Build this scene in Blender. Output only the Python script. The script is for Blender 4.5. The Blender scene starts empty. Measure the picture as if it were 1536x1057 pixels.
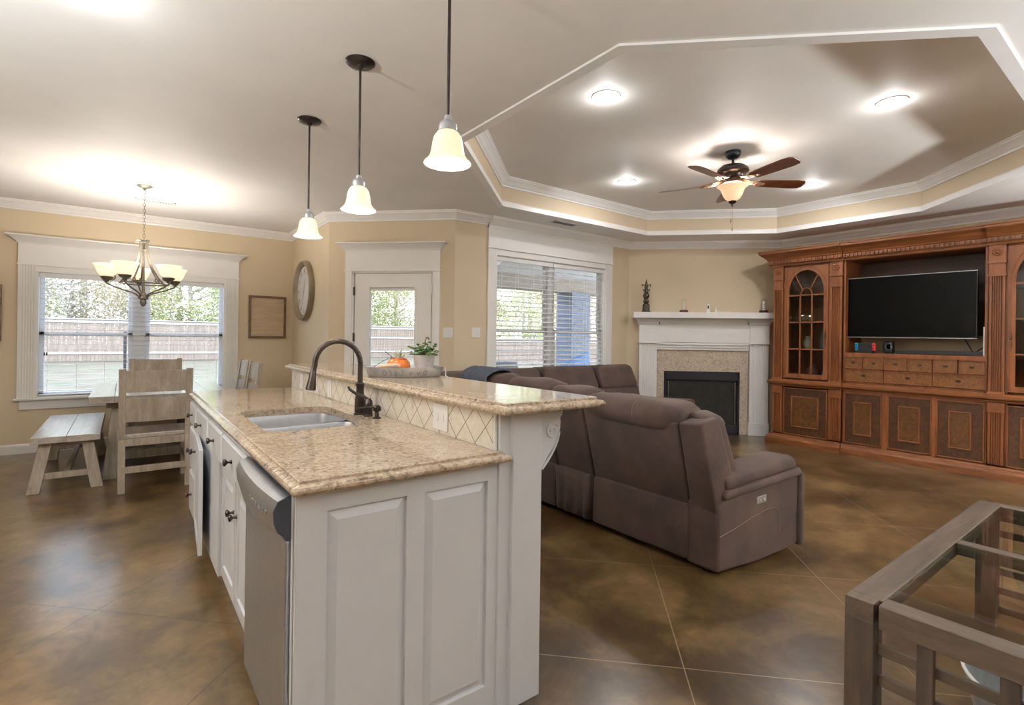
import bpy, bmesh, math, random
from mathutils import Vector, Matrix
random.seed(7)
SC = bpy.context.scene
COL = SC.collection
PI = math.pi
R = math.radians
# ------------------------------------------------------------------ camera
YAW, ROLL, HCAM, FPX = R(36.99), R(0.7575), 1.33, 773.56
cd = bpy.data.cameras.new('camera'); cam = bpy.data.objects.new('camera', cd); COL.objects.link(cam)
cd.sensor_width = 36.0; cd.sensor_fit = 'HORIZONTAL'; cd.lens = FPX / 1536 * 36
cd.shift_y = -(528.5 - 506.73) / 1536; cd.clip_start = 0.05; cd.clip_end = 300
_f = Vector((math.sin(YAW), math.cos(YAW), 0)); _r = Vector((math.cos(YAW), -math.sin(YAW), 0)); _u = Vector((0, 0, 1))
_r2 = _r * math.cos(ROLL) + _u * math.sin(ROLL); _u2 = -_r * math.sin(ROLL) + _u * math.cos(ROLL)
cam.matrix_world = Matrix(((_r2.x, _u2.x, -_f.x, 0), (_r2.y, _u2.y, -_f.y, 0), (_r2.z, _u2.z, -_f.z, HCAM), (0, 0, 0, 1)))
SC.camera = cam
SC.cycles.caustics_reflective = False; SC.cycles.caustics_refractive = False; SC.cycles.sample_clamp_indirect = 2.5; SC.cycles.sample_clamp_direct = 0
SC.cycles.max_bounces = 8; SC.cycles.diffuse_bounces = 4; SC.cycles.glossy_bounces = 3; SC.cycles.transparent_max_bounces = 24; SC.cycles.blur_glossy = 0.6
# ------------------------------------------------------------------ world, sun, exposure
W = bpy.data.worlds.new('world'); SC.world = W; W.use_nodes = True
_nt = W.node_tree; _bg = _nt.nodes['Background']
_tc = _nt.nodes.new('ShaderNodeTexCoord'); _sx = _nt.nodes.new('ShaderNodeSeparateXYZ'); _cr = _nt.nodes.new('ShaderNodeValToRGB')
_nt.links.new(_tc.outputs['Generated'], _sx.inputs[0]); _nt.links.new(_sx.outputs['Z'], _cr.inputs[0])
_cr.color_ramp.elements[0].position = 0.0; _cr.color_ramp.elements[0].color = (0.84, 0.92, 1.0, 1)
_cr.color_ramp.elements[1].position = 0.7; _cr.color_ramp.elements[1].color = (0.55, 0.72, 1.0, 1)
_nt.links.new(_cr.outputs[0], _bg.inputs[0]); _bg.inputs[1].default_value = 2.9
sd = bpy.data.lights.new('sun', 'SUN'); sd.energy = 1.2; sd.angle = R(1.0); sd.color = (1.0, 0.93, 0.82)
sun = bpy.data.objects.new('sun', sd); COL.objects.link(sun); sun.rotation_euler = (R(48), 0, R(-28))
SC.view_settings.view_transform = 'Standard'; SC.view_settings.look = 'None'
SC.view_settings.exposure = 1.20; SC.view_settings.gamma = 1.0; SC.view_settings.use_curve_mapping = False
UP = 300.0
K = 1.0   # common factor of the indoor lamps
LEVEL = {}   # level of each kind of lamp
def lamp(kind, loc, power, color=(1, 0.86, 0.68), size=0.05, parent=None, spot=None, name='lamp_light'):
    l = bpy.data.lights.new(name, kind); l.energy = power * K * LEVEL.get(parent.name + kind if parent is not None and parent.name + kind in LEVEL else (parent.name.split('.')[0] + kind if parent is not None else ''), 1.0); l.color = color
    if kind == 'AREA': l.shape = 'DISK'; l.size = size
    elif kind in ('POINT', 'SPOT'): l.shadow_soft_size = size
    if kind == 'SPOT': l.spot_size = spot; l.spot_blend = 0.9
    o = bpy.data.objects.new(name, l); COL.objects.link(o); o.location = loc
    if parent:
        o.parent = parent; o.matrix_parent_inverse = Matrix.Identity(4); o.location = Vector(loc)
    return o
# ------------------------------------------------------------------ mesh builder
class MB:
    def __init__(s, T=None): s.bm = bmesh.new(); s.T = T or Matrix.Identity(4)
    def v(s, p): return s.bm.verts.new(s.T @ Vector(p))
    def hexa(s, c, bev=0, seg=2):
        """c: 8 points, bottom ring 0-3, top ring 4-7"""
        v = [s.v(p) for p in c]
        fs = [s.bm.faces.new([v[i] for i in q]) for q in ((3,2,1,0),(4,5,6,7),(0,1,5,4),(1,2,6,5),(2,3,7,6),(3,0,4,7))]
        if bev:
            es = list({e for f in fs for e in f.edges})
            bmesh.ops.bevel(s.bm, geom=es, offset=bev, segments=seg, affect='EDGES', profile=0.5, clamp_overlap=True)
        return s
    def box(s, x0, x1, y0, y1, z0, z1, bev=0, seg=2):
        return s.hexa([(x0,y0,z0),(x1,y0,z0),(x1,y1,z0),(x0,y1,z0),(x0,y0,z1),(x1,y0,z1),(x1,y1,z1),(x0,y1,z1)], bev, seg)
    def frust(s, a, z0, b, z1):
        """a,b = (x0,x1,y0,y1) rects"""
        return s.hexa([(a[0],a[2],z0),(a[1],a[2],z0),(a[1],a[3],z0),(a[0],a[3],z0),(b[0],b[2],z1),(b[1],b[2],z1),(b[1],b[3],z1),(b[0],b[3],z1)])
    def prism(s, poly, a, b, axis='z'):
        def P(p, t):
            return {'z': (p[0], p[1], t), 'y': (p[0], t, p[1]), 'x': (t, p[0], p[1])}[axis]
        n = len(poly); A = [s.v(P(p, a)) for p in poly]; B = [s.v(P(p, b)) for p in poly]
        s.bm.faces.new(A[::-1]); s.bm.faces.new(B)
        for i in range(n): s.bm.faces.new([A[i], A[(i+1) % n], B[(i+1) % n], B[i]])
        return s
    def tube(s, pts, r, seg=10, cap=True, closed=False):
        pts = [Vector(p) for p in pts]; n = len(pts); rr = r if isinstance(r, (list, tuple)) else [r]*n
        rings = []; up = None
        for i, p in enumerate(pts):
            if closed: d = pts[(i+1) % n] - pts[i-1]
            else: d = (pts[min(i+1, n-1)] - pts[max(i-1, 0)])
            d.normalize()
            if up is None:
                up = Vector((0,0,1)) if abs(d.z) < 0.9 else Vector((1,0,0))
            a = d.cross(up); a.normalize(); b = a.cross(d); b.normalize(); up = b
            rings.append([s.v(p + (a*math.cos(2*PI*k/seg) + b*math.sin(2*PI*k/seg))*rr[i]) for k in range(seg)])
        for i in range(n if closed else n-1):
            A, B = rings[i], rings[(i+1) % n]
            for k in range(seg): s.bm.faces.new([A[k], A[(k+1) % seg], B[(k+1) % seg], B[k]])
        if cap and not closed:
            s.bm.faces.new(rings[0][::-1]); s.bm.faces.new(rings[-1])
        return s
    def lathe(s, prof, c=(0,0,0), seg=24, axis='z', sx=1, sy=1):
        """prof: (r, h) list; r=0 ends make poles"""
        c = Vector(c); rings = []
        def P(r, h, a):
            x, y = r*math.cos(a)*sx, r*math.sin(a)*sy
            return {'z': Vector((x, y, h)), 'x': Vector((h, x, y)), 'y': Vector((x, h, y))}[axis] + c
        for r, h in prof:
            if r < 1e-6: rings.append([s.v(P(0, h, 0))])
            else: rings.append([s.v(P(r, h, 2*PI*k/seg)) for k in range(seg)])
        for A, B in zip(rings, rings[1:]):
            if len(A) == 1 and len(B) == 1: continue
            for k in range(seg):
                q = [A[k % len(A)], A[(k+1) % len(A)], B[(k+1) % len(B)], B[k % len(B)]]
                u = []
                for x in q:
                    if x not in u: u.append(x)
                if len(u) > 2: s.bm.faces.new(u)
        return s
    def sweep(s, prof, path, side=1, closed=False):
        """mould (d,z) along 2D path; d goes to the right of travel (side=1)"""
        path = [Vector(p) for p in path]; n = len(path); rings = []
        for i, p in enumerate(path):
            def nrm(a, b):
                d = (b - a).normalized(); return Vector((d.y, -d.x)) * side
            if closed or 0 < i < n-1:
                n1 = nrm(path[i-1], p); n2 = nrm(p, path[(i+1) % n]); m = (n1 + n2) / (1 + n1.dot(n2))
            elif i == 0: m = nrm(p, path[1])
            else: m = nrm(path[i-1], p)
            rings.append([s.v((p.x + m.x*d, p.y + m.y*d, z)) for d, z in prof])
        k = len(prof)
        for i in range(n if closed else n-1):
            A, B = rings[i], rings[(i+1) % n]
            for j in range(k): s.bm.faces.new([A[j], A[(j+1) % k], B[(j+1) % k], B[j]])
        if not closed: s.bm.faces.new(rings[0]); s.bm.faces.new(rings[-1][::-1])
        return s
    def sphere(s, c, r, sx=1, sy=1, sz=1, seg=16):
        n = 10
        prof = [(r*math.sin(PI*i/n), -r*math.cos(PI*i/n)*sz) for i in range(n+1)]
        prof[0] = (0, -r*sz); prof[-1] = (0, r*sz)
        return s.lathe(prof, c, seg, 'z', sx, sy)
    def build(s, name, mat, parent=None, bev=0, smooth=False, world=True, subsurf=0, bseg=2):
        if len(s.bm.verts) == 0: s.bm.verts.new((0, 0, 0))
        bmesh.ops.recalc_face_normals(s.bm, faces=s.bm.faces)
        me = bpy.data.meshes.new(name); s.bm.to_mesh(me); s.bm.free()
        o = bpy.data.objects.new(name, me); COL.objects.link(o)
        if mat: me.materials.append(mat)
        if parent is not None:
            o.parent = parent
            if world:
                m = parent; T = Matrix.Identity(4)
                while m is not None: T = m.matrix_basis @ T; m = m.parent
                me.transform(T.inverted())
        if smooth:
            me.shade_smooth()
            if smooth != 'full':
                try: me.set_sharp_from_angle(angle=R(38))
                except Exception: pass
        if bev:
            b = o.modifiers.new('bevel', 'BEVEL'); b.width = bev; b.segments = bseg; b.limit_method = 'ANGLE'; b.angle_limit = R(40)
        if subsurf:
            b = o.modifiers.new('sub', 'SUBSURF'); b.levels = subsurf; b.render_levels = subsurf
        return o
def LF(o, u, v, n):
    """local frame: (a,b,c) -> o + a*u + b*v + c*n"""
    o, u, v, n = map(Vector, (o, u, v, n))
    return Matrix(((u.x, v.x, n.x, o.x), (u.y, v.y, n.y, o.y), (u.z, v.z, n.z, o.z), (0, 0, 0, 1)))
def tag(o, label, cat=None, group=None, kind=None):
    if label: o['label'] = label
    if cat: o['category'] = cat
    if group: o['group'] = group
    if kind: o['kind'] = kind
    return o
def thing(name, loc, label, cat, group=None, rz=0):
    e = bpy.data.objects.new(name, None); COL.objects.link(e); e.empty_display_size = 0.1
    e.location = loc; e.rotation_euler = (0, 0, rz)
    return tag(e, label, cat, group)
def dup(o, parent=None):
    c = o.copy(); COL.objects.link(c)
    if parent is not None: c.parent = parent
    for ch in list(o.children): dup(ch, c)
    return c
def struct(o): o['kind'] = 'structure'; return o
# ------------------------------------------------------------------ materials
class NT:
    def __init__(s, name):
        s.m = bpy.data.materials.new(name); s.m.use_nodes = True; s.t = s.m.node_tree; s.b = s.t.nodes['Principled BSDF']
    def n(s, k, **kw):
        x = s.t.nodes.new('ShaderNode' + k)
        for a, b in kw.items(): setattr(x, a, b)
        return x
    def l(s, a, b): s.t.links.new(a, b)
    def pos(s, obj=True, scale=(1, 1, 1), rot=(0, 0, 0)):
        c = s.n('TexCoord'); mp = s.n('Mapping'); s.l(c.outputs['Object'], mp.inputs[0])
        mp.inputs['Scale'].default_value = scale; mp.inputs['Rotation'].default_value = rot
        return mp.outputs[0]
    def noise(s, vec, scale, detail=4, rough=0.55, dist=0):
        x = s.n('TexNoise'); s.l(vec, x.inputs['Vector']); x.inputs['Scale'].default_value = scale
        x.inputs['Detail'].default_value = detail; x.inputs['Roughness'].default_value = rough; x.inputs['Distortion'].default_value = dist
        return x.outputs['Fac']
    def ramp(s, fac, stops):
        x = s.n('ValToRGB'); s.l(fac, x.inputs[0]); e = x.color_ramp.elements
        e.remove(e[1]); e[0].position = 0.0
        for i, (p, c) in enumerate(stops):
            q = e[0] if i == 0 else e.new(p)
            q.color = (*c, 1) if not isinstance(c, float) else (c, c, c, 1)
        e[0].position = min(stops[0][0], e[1].position if len(e) > 1 else 1)
        return x.outputs[0]
    def mix(s, fac, a, b, mode='MIX'):
        x = s.n('Mix', data_type='RGBA', blend_type=mode)
        if isinstance(fac, float): x.inputs[0].default_value = fac
        else: s.l(fac, x.inputs[0])
        for i, q in ((6, a), (7, b)):
            if isinstance(q, tuple): x.inputs[i].default_value = (*q, 1)
            else: s.l(q, x.inputs[i])
        return x.outputs[2]
    def math(s, op, a, b=None, c=None):
        x = s.n('Math', operation=op)
        for i, q in enumerate((a, b, c)):
            if q is None: continue
            if isinstance(q, (int, float)): x.inputs[i].default_value = q
            else: s.l(q, x.inputs[i])
        return x.outputs[0]
    def bump(s, h, strength=0.2, dist=0.01):
        x = s.n('Bump'); x.inputs['Strength'].default_value = strength; x.inputs['Distance'].default_value = dist
        s.l(h, x.inputs['Height']); s.l(x.outputs[0], s.b.inputs['Normal'])
    def col(s, c):
        if isinstance(c, tuple): s.b.inputs['Base Color'].default_value = (*c, 1)
        else: s.l(c, s.b.inputs['Base Color'])
    def set(s, **kw):
        for a, b in kw.items():
            k = {'rough': 'Roughness', 'metal': 'Metallic', 'coat': 'Coat Weight', 'coatr': 'Coat Roughness', 'trans': 'Transmission Weight', 'ior': 'IOR',
                 'emis': 'Emission Strength', 'sheen': 'Sheen Weight', 'spec': 'Specular IOR Level', 'alpha': 'Alpha', 'sub': 'Subsurface Weight'}[a]
            if isinstance(b, (int, float)): s.b.inputs[k].default_value = b
            else: s.l(b, s.b.inputs[k])
        return s
def plain(name, c, rough=0.5, metal=0.0, var=0.06, sc=6, bump=0.0, **kw):
    t = NT(name); p = t.pos(); f = t.noise(p, sc, 3)
    d = tuple(max(0, x*(1-var)) for x in c); e = tuple(min(1, x*(1+var)) for x in c)
    t.col(t.ramp(f, [(0.3, d), (0.7, e)])); t.set(rough=rough, metal=metal, **kw)
    if bump: t.bump(t.noise(p, sc*12, 3), bump, 0.004)
    return t.m
def emit(name, c, s, base=(0.9, 0.85, 0.75), rough=0.4):
    t = NT(name); t.col(base); t.set(rough=rough, emis=s); t.b.inputs['Emission Color'].default_value = (*c, 1); t.m.cycles.emission_sampling = 'NONE'; return t.m
def glassm(name, c=(1, 1, 1), rough=0.0, refl=0.08):
    """thin pane: mostly clear, with a fresnel reflection"""
    m = bpy.data.materials.new(name); m.use_nodes = True; t = m.node_tree; t.nodes.remove(t.nodes['Principled BSDF'])
    out = t.nodes['Material Output']; tr = t.nodes.new('ShaderNodeBsdfTransparent'); gl = t.nodes.new('ShaderNodeBsdfGlossy')
    mx = t.nodes.new('ShaderNodeMixShader'); lw = t.nodes.new('ShaderNodeLayerWeight'); lw.inputs[0].default_value = 0.5
    pw = t.nodes.new('ShaderNodeMath'); pw.operation = 'POWER'; pw.inputs[1].default_value = 3.5
    ad = t.nodes.new('ShaderNodeMath'); ad.operation = 'MULTIPLY_ADD'; ad.inputs[1].default_value = 0.6; ad.inputs[2].default_value = 0.035
    t.links.new(lw.outputs['Facing'], pw.inputs[0]); t.links.new(pw.outputs[0], ad.inputs[0])
    tr.inputs[0].default_value = (*c, 1); gl.inputs['Roughness'].default_value = rough
    t.links.new(ad.outputs[0], mx.inputs[0]); t.links.new(tr.outputs[0], mx.inputs[1]); t.links.new(gl.outputs[0], mx.inputs[2]); t.links.new(mx.outputs[0], out.inputs[0])
    return m
def paint(name, c, bump=0.12):
    t = NT(name); p = t.pos(); f = t.noise(p, 2.0, 3)
    t.col(t.ramp(f, [(0.3, tuple(x*0.97 for x in c)), (0.7, tuple(min(1, x*1.03) for x in c))])); t.set(rough=0.6)
    t.bump(t.noise(p, 90, 3), bump, 0.004); return t.m
def woodm(name, dark, lite, sc=(1, 1, 12), nscale=3.0, rough=0.4, coat=0.0, bump=0.1, burl=False):
    t = NT(name); p = t.pos(scale=sc); f = t.noise(p, nscale, 6, 0.65, 2.5 if burl else 0.6)
    g = t.noise(p, nscale*9, 3, 0.6); h = t.math('ADD', t.math('MULTIPLY', f, 0.75), t.math('MULTIPLY', g, 0.25))
    t.col(t.ramp(h, [(0.32, dark), (0.52, tuple((a+b)/2 for a, b in zip(dark, lite))), (0.68, lite)])); t.set(rough=rough, coat=coat, coatr=0.2)
    t.bump(h, bump, 0.004); return t.m
def granite(name, a, b, c, d, scale=1.0):
    t = NT(name); p = t.pos(); f1 = t.noise(p, 5*scale, 6, 0.7, 1.5); f2 = t.noise(p, 60*scale, 5, 0.75)
    v = t.n('TexVoronoi'); t.l(p, v.inputs['Vector']); v.inputs['Scale'].default_value = 120*scale
    c1 = t.ramp(f1, [(0.3, a), (0.5, b), (0.7, c)]); c2 = t.ramp(f2, [(0.36, d), (0.5, b), (0.64, c)])
    f3 = t.noise(p, 22*scale, 5, 0.7, 2.0); m = t.mix(0.55, c1, c2); m = t.mix(t.ramp(f3, [(0.34, 0.75), (0.44, 0.0)]), m, d); sp = t.ramp(v.outputs['Color'], [(0.05, 0.55), (0.3, 1.0)])
    t.col(t.mix(0.5, m, sp, 'MULTIPLY')); t.set(rough=0.09, spec=0.6); return t.m
MT = {}
MT['wall'] = paint('wall_paint', (0.68, 0.56, 0.395))
MT['ceil'] = paint('ceiling_paint', (0.85, 0.82, 0.785), 0.05)
MT['trayc'] = paint('tray_ceiling_paint', (0.80, 0.76, 0.71), 0.05)
MT['trim'] = plain('trim_paint', (0.88, 0.86, 0.84), 0.35, var=0.02)
MT['white'] = plain('cabinet_white_paint', (0.74, 0.75, 0.785), 0.35, var=0.02)
MT['vinyl'] = plain('white_vinyl', (0.80, 0.82, 0.86), 0.35, var=0.02)
MT['slat'] = plain('blind_slat', (0.88, 0.88, 0.88), 0.4, var=0.02)
MT['plastic'] = plain('white_plastic', (0.82, 0.81, 0.79), 0.3, var=0.01)
MT['bronze'] = plain('oil_rubbed_bronze', (0.055, 0.042, 0.036), 0.32, 0.75, var=0.3, sc=20)
MT['black'] = plain('black_plastic', (0.012, 0.012, 0.014), 0.35, var=0.1)
MT['darkmetal'] = plain('black_metal', (0.02, 0.02, 0.025), 0.4, 0.6)
MT['nickel'] = plain('brushed_nickel', (0.22, 0.19, 0.15), 0.4, 0.7, var=0.1)
MT['steel'] = plain('stainless_steel', (0.60, 0.63, 0.69), 0.3, 0.9, var=0.05, sc=40)
MT['galv'] = plain('galvanised_metal', (0.50, 0.51, 0.53), 0.42, 0.7, var=0.25, sc=9)
MT['glass'] = glassm('window_glass')
MT['cabglass'] = glassm('cabinet_glass', (0.75, 0.78, 0.75))
MT['tableglass'] = glassm('table_glass', (0.95, 0.975, 0.955))
MT['glassedge'] = plain('glass_edge_green', (0.10, 0.30, 0.20), 0.15)
MT['granite'] = granite('bar_granite', (0.30, 0.19, 0.12), (0.46, 0.36, 0.26), (0.62, 0.53, 0.43), (0.07, 0.045, 0.032))
MT['granite_fire'] = granite('fireplace_granite', (0.50, 0.40, 0.30), (0.60, 0.50, 0.39), (0.68, 0.60, 0.50), (0.16, 0.12, 0.11), 0.9)
MT['fabric'] = None
# floor: acid-stained concrete with diagonal saw cuts
t = NT('stained_concrete'); p = t.pos()
f1 = t.noise(p, 0.8, 3, 0.5, 0.2); f2 = t.noise(p, 2.2, 8, 0.68, 0.5); f3 = t.noise(p, 0.45, 2, 0.5)
f4 = t.noise(p, 9.0, 6, 0.7, 0.8); h = t.math('ADD', t.math('ADD', t.math('MULTIPLY', f1, 0.38), t.math('MULTIPLY', f2, 0.45)), t.math('MULTIPLY', f4, 0.17))
c1 = t.ramp(h, [(0.36, (0.020, 0.011, 0.004)), (0.45, (0.066, 0.037, 0.013)), (0.53, (0.145, 0.086, 0.032)), (0.63, (0.28, 0.18, 0.08))])
sx_ = t.n('SeparateXYZ'); t.l(p, sx_.inputs[0]); X_, Y_ = sx_.outputs[0], sx_.outputs[1]
s_ = t.math('ADD', X_, Y_); d_ = t.math('SUBTRACT', X_, Y_)
def cut(q, off, per):
    a = t.math('DIVIDE', t.math('SUBTRACT', q, off), per); fr = t.math('FRACT', t.math('ADD', a, 0.5))
    return t.math('LESS_THAN', t.math('ABSOLUTE', t.math('SUBTRACT', fr, 0.5)), 0.0026)
ln = t.math('MAXIMUM', cut(s_, 3.07, 1.36), cut(d_, -3.25, 1.28))
# cuts coloured dark in the kitchen, pale in the living room
side = t.math('GREATER_THAN', X_, 1.3)
lc = t.mix(side, (0.014, 0.011, 0.008), (0.34, 0.25, 0.16))
t.col(t.mix(t.math('MULTIPLY', ln, 0.8), c1, lc))
t.set(rough=0.33, spec=0.6, coat=0.4, coatr=0.20)
t.bump(t.math('SUBTRACT', 1.0, ln), 0.12, 0.002); MT['floor'] = t.m
# backsplash: tumbled travertine set on the diagonal
t = NT('diagonal_travertine'); p = t.pos(); sx_ = t.n('SeparateXYZ'); t.l(p, sx_.inputs[0]); Y_, Z_ = sx_.outputs[1], sx_.outputs[2]
a = t.math('DIVIDE', t.math('ADD', t.math('ADD', Y_, Z_), -0.003), 0.137); b = t.math('DIVIDE', t.math('ADD', t.math('SUBTRACT', Y_, Z_), -0.051), 0.137)
def gr(q):
    return t.math('LESS_THAN', t.math('ABSOLUTE', t.math('SUBTRACT', t.math('FRACT', q), 0.5)), 0.02)
g = t.math('MAXIMUM', gr(a), gr(b)); f = t.noise(p, 14, 6, 0.7, 1.0)
t.col(t.mix(g, t.ramp(f, [(0.30, (0.50, 0.38, 0.27)), (0.42, (0.68, 0.61, 0.51)), (0.65, (0.76, 0.72, 0.64))]), (0.24, 0.17, 0.11)))
t.set(rough=0.4); t.bump(t.math('SUBTRACT', t.math('MULTIPLY', f, 0.4), g), 0.3, 0.004); MT['tile'] = t.m
# sofa suede
t = NT('brown_suede'); p = t.pos(); f = t.noise(p, 5, 5, 0.65); g = t.noise(p, 260, 3, 0.7)
t.col(t.ramp(t.math('ADD', t.math('MULTIPLY', f, 0.6), t.math('MULTIPLY', g, 0.4)), [(0.35, (0.032, 0.018, 0.014)), (0.65, (0.085, 0.050, 0.037))]))
t.set(rough=0.8, sheen=0.12); t.b.inputs['Sheen Tint'].default_value = (0.8, 0.65, 0.55, 1); t.bump(t.math('ADD', f, t.math('MULTIPLY', g, 0.2)), 0.25, 0.01); MT['suede'] = t.m
MT['seam'] = plain('seam_thread', (0.30, 0.20, 0.14), 0.8)
MT['blanket'] = plain('slate_blue_blanket', (0.065, 0.075, 0.10), 0.9, var=0.3, sc=14, bump=0.4)
CW = dict(rough=0.42, coat=0.06)
MT['cherry'] = woodm('cherry_wood', (0.135, 0.040, 0.010), (0.36, 0.120, 0.036), (6, 6, 1), 3.0, **CW)
MT['cherryh'] = woodm('cherry_wood_level', (0.115, 0.036, 0.010), (0.31, 0.108, 0.033), (6, 1, 8), 3.0, **CW)
MT['burl'] = woodm('burl_panel', (0.030, 0.011, 0.004), (0.115, 0.042, 0.012), (3, 3, 3), 3.0, burl=True, **CW)
MT['burl3'] = woodm('burl_centre_panel', (0.050, 0.018, 0.005), (0.20, 0.080, 0.018), (3, 3, 3), 3.5, burl=True, **CW)
MT['burl2'] = woodm('burl_panel_light', (0.10, 0.035, 0.009), (0.30, 0.120, 0.030), (3, 3, 3), 4.0, burl=True, **CW)
MT['darkwood'] = woodm('dark_back_board', (0.035, 0.016, 0.009), (0.085, 0.038, 0.02), (6, 1, 6), 3.0, rough=0.5)
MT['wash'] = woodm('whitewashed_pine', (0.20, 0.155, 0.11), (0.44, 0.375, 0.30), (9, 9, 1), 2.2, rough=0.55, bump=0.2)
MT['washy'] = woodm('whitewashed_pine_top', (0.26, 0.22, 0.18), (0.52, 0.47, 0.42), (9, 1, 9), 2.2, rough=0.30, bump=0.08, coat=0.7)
MT['rustx'] = woodm('weathered_brown_wood', (0.038, 0.024, 0.015), (0.115, 0.078, 0.050), (1, 9, 9), 3.0, rough=0.5, bump=0.25)
MT['rustz'] = woodm('weathered_brown_wood_upright', (0.026, 0.016, 0.011), (0.080, 0.052, 0.034), (9, 9, 1), 3.0, rough=0.55, bump=0.25)
MT['rusty'] = woodm('weathered_brown_wood_cross', (0.042, 0.027, 0.017), (0.125, 0.086, 0.055), (9, 1, 9), 3.0, rough=0.5, bump=0.25)
MT['blade'] = woodm('fan_blade_wood', (0.075, 0.022, 0.010), (0.22, 0.065, 0.025), (2, 2, 2), 4.0, rough=0.3, coat=0.3)
MT['shade'] = emit('lit_alabaster_glass', (1.0, 0.80, 0.50), 0.26, (0.95, 0.88, 0.72))
MT['cup'] = emit('lit_cup_glass', (1.0, 0.82, 0.55), 0.40, (0.95, 0.9, 0.78))
MT['bowl'] = emit('lit_amber_bowl_glass', (1.0, 0.50, 0.28), 0.35, (0.9, 0.7, 0.5))
MT['bulb'] = emit('lit_bulb', (1.0, 0.93, 0.82), 9.0)
MT['canlit'] = emit('lit_downlight_lens', (1.0, 0.95, 0.88), 9.0)

# ------------------------------------------------------------------ the room shell
CZ = 2.75
PTS = [(-3.4, 7.70), (1.905, 7.70), (1.905, 6.095), (2.97, 5.03), (5.93, 5.03), (7.42, 3.54), (7.42, -3.2), (-3.4, -3.2)]
def wall(name, i, j, openings=(), z1=3.2, th=0.14, mat=None):
    a, b = Vector(PTS[i]), Vector(PTS[j]); d = (b-a); L = d.length; d.normalize(); n = Vector((-d.y, d.x))
    mb = MB(LF((a.x, a.y, 0), (d.x, d.y, 0), (0, 0, 1), (n.x, n.y, 0)))
    us = sorted({0.0, L} | {o[0] for o in openings} | {o[1] for o in openings})
    for u0, u1 in zip(us, us[1:]):
        o = [q for q in openings if q[0] <= u0 + 1e-6 and q[1] >= u1 - 1e-6]
        if not o: mb.hexa([(u0, -0.02, 0), (u1, -0.02, 0), (u1, -0.02, th), (u0, -0.02, th), (u0, z1, 0), (u1, z1, 0), (u1, z1, th), (u0, z1, th)])
        else:
            z0, zz = o[0][2], o[0][3]
            for lo, hi in ((-0.02, z0), (zz, z1)):
                if hi > lo + 1e-3: mb.hexa([(u0, lo, 0), (u1, lo, 0), (u1, lo, th), (u0, lo, th), (u0, hi, 0), (u1, hi, 0), (u1, hi, th), (u0, hi, th)])
    return struct(mb.build(name, mat or MT['wall']))
WX0, WX1, WZ0, WZ1 = -0.765, 1.06, 0.60, 2.03                 # dining window opening (x)
VX0, VX1, VZ0, VZ1 = 3.54, 5.42, 0.62, 2.32                   # living window opening (x)
DXA, DXB, DZ = 2.100, 2.810, 2.07                             # door opening (x along the 45 degree wall)
wall('wall_dining', 0, 1, [(WX0+3.4, WX1+3.4, WZ0, WZ1)])
wall('wall_clock', 1, 2)
r2 = math.sqrt(2)
wall('wall_door', 2, 3, [((DXA-1.905)*r2, (DXB-1.905)*r2, 0.0, DZ)])
wall('wall_living_window', 3, 4, [(VX0-2.97, VX1-2.97, VZ0, VZ1)])
wall('wall_fireplace', 4, 5)
wall('wall_television', 5, 6)
MT['backwall'] = paint('bounce_cutting_dark_paint', (0.25, 0.20, 0.15))  # unseen back wall made dark to cut the light it bounces
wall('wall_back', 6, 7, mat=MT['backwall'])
wall('wall_kitchen', 7, 0)
struct(MB().box(-3.6, 7.7, -3.4, 7.9, -0.12, 0.0).build('floor', MT['floor']))
# ceiling with the octagonal tray cut out
CX0, CX1, CY0, CY1 = 1.93, 6.80, 0.59, 4.49; K1 = 1.18
OCT = [(CX0, CY0+K1-0.07), (CX0+K1-0.01, CY0), (CX1-K1, CY0), (CX1, CY0+K1), (CX1, CY1-K1), (CX1-K1+0.02, CY1), (CX0+K1+0.1, CY1), (CX0, CY1-K1-0.1)]
OUT = [(-3.6, 0.9), (3.1, -3.4), (5.6, -3.4), (7.7, 1.8), (7.7, 3.4), (7.7, 7.9), (3.2, 7.9), (-3.6, 7.9)]
OUT[0] = (-3.6, -3.4)
def ring(mb, A, za, B, zb):
    a = [mb.v((*p, za)) for p in A]; b = [mb.v((*p, zb)) for p in B]; n = len(A)
    for i in range(n): mb.bm.faces.new([a[i], a[(i+1) % n], b[(i+1) % n], b[i]])
mb = MB(); ring(mb, OCT, CZ, OUT, CZ)
v = [mb.v(p) for p in ((7.7, -3.4, CZ), (7.7, 1.8, CZ), (5.6, -3.4, CZ))]; mb.bm.faces.new(v)
struct(mb.build('ceiling', MT['ceil']))
mb = MB(); ring(mb, OCT, CZ, OCT, 3.07); struct(mb.build('wall_tray', MT['wall']))
mb = MB(); mb.prism(OCT, 3.05, 3.10); struct(mb.build('ceiling_tray', MT['trayc']))
struct(MB().box(-3.7, 7.8, -3.5, 8.0, 3.2, 3.3).build('ceiling_roof_deck', MT['ceil']))
CROWN = [(0, 2.652), (0.012, 2.652), (0.016, 2.668), (0.03, 2.676), (0.045, 2.695), (0.066, 2.715), (0.078, 2.722), (0.08, 2.735), (0.09, 2.738), (0.09, 2.75), (0, 2.75)]
struct(MB().sweep(CROWN, PTS, 1, True).build('trim_1', MT['trim']))
tc = [(d, z + 0.30) for d, z in CROWN]
struct(MB().sweep(tc, OCT, -1, True).build('trim_2', MT['trim']))
struct(MB().sweep([(-0.045, 2.738), (-0.045, 2.75), (-0.0, 2.75), (0.0, 2.80), (0.012, 2.80), (0.022, 2.785), (0.022, 2.738)], OCT, -1, True).build('trim_3', MT['trim']))
BB = [(0, 0.0), (0.015, 0.0), (0.015, 0.085), (0.008, 0.10), (0, 0.105)]
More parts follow.
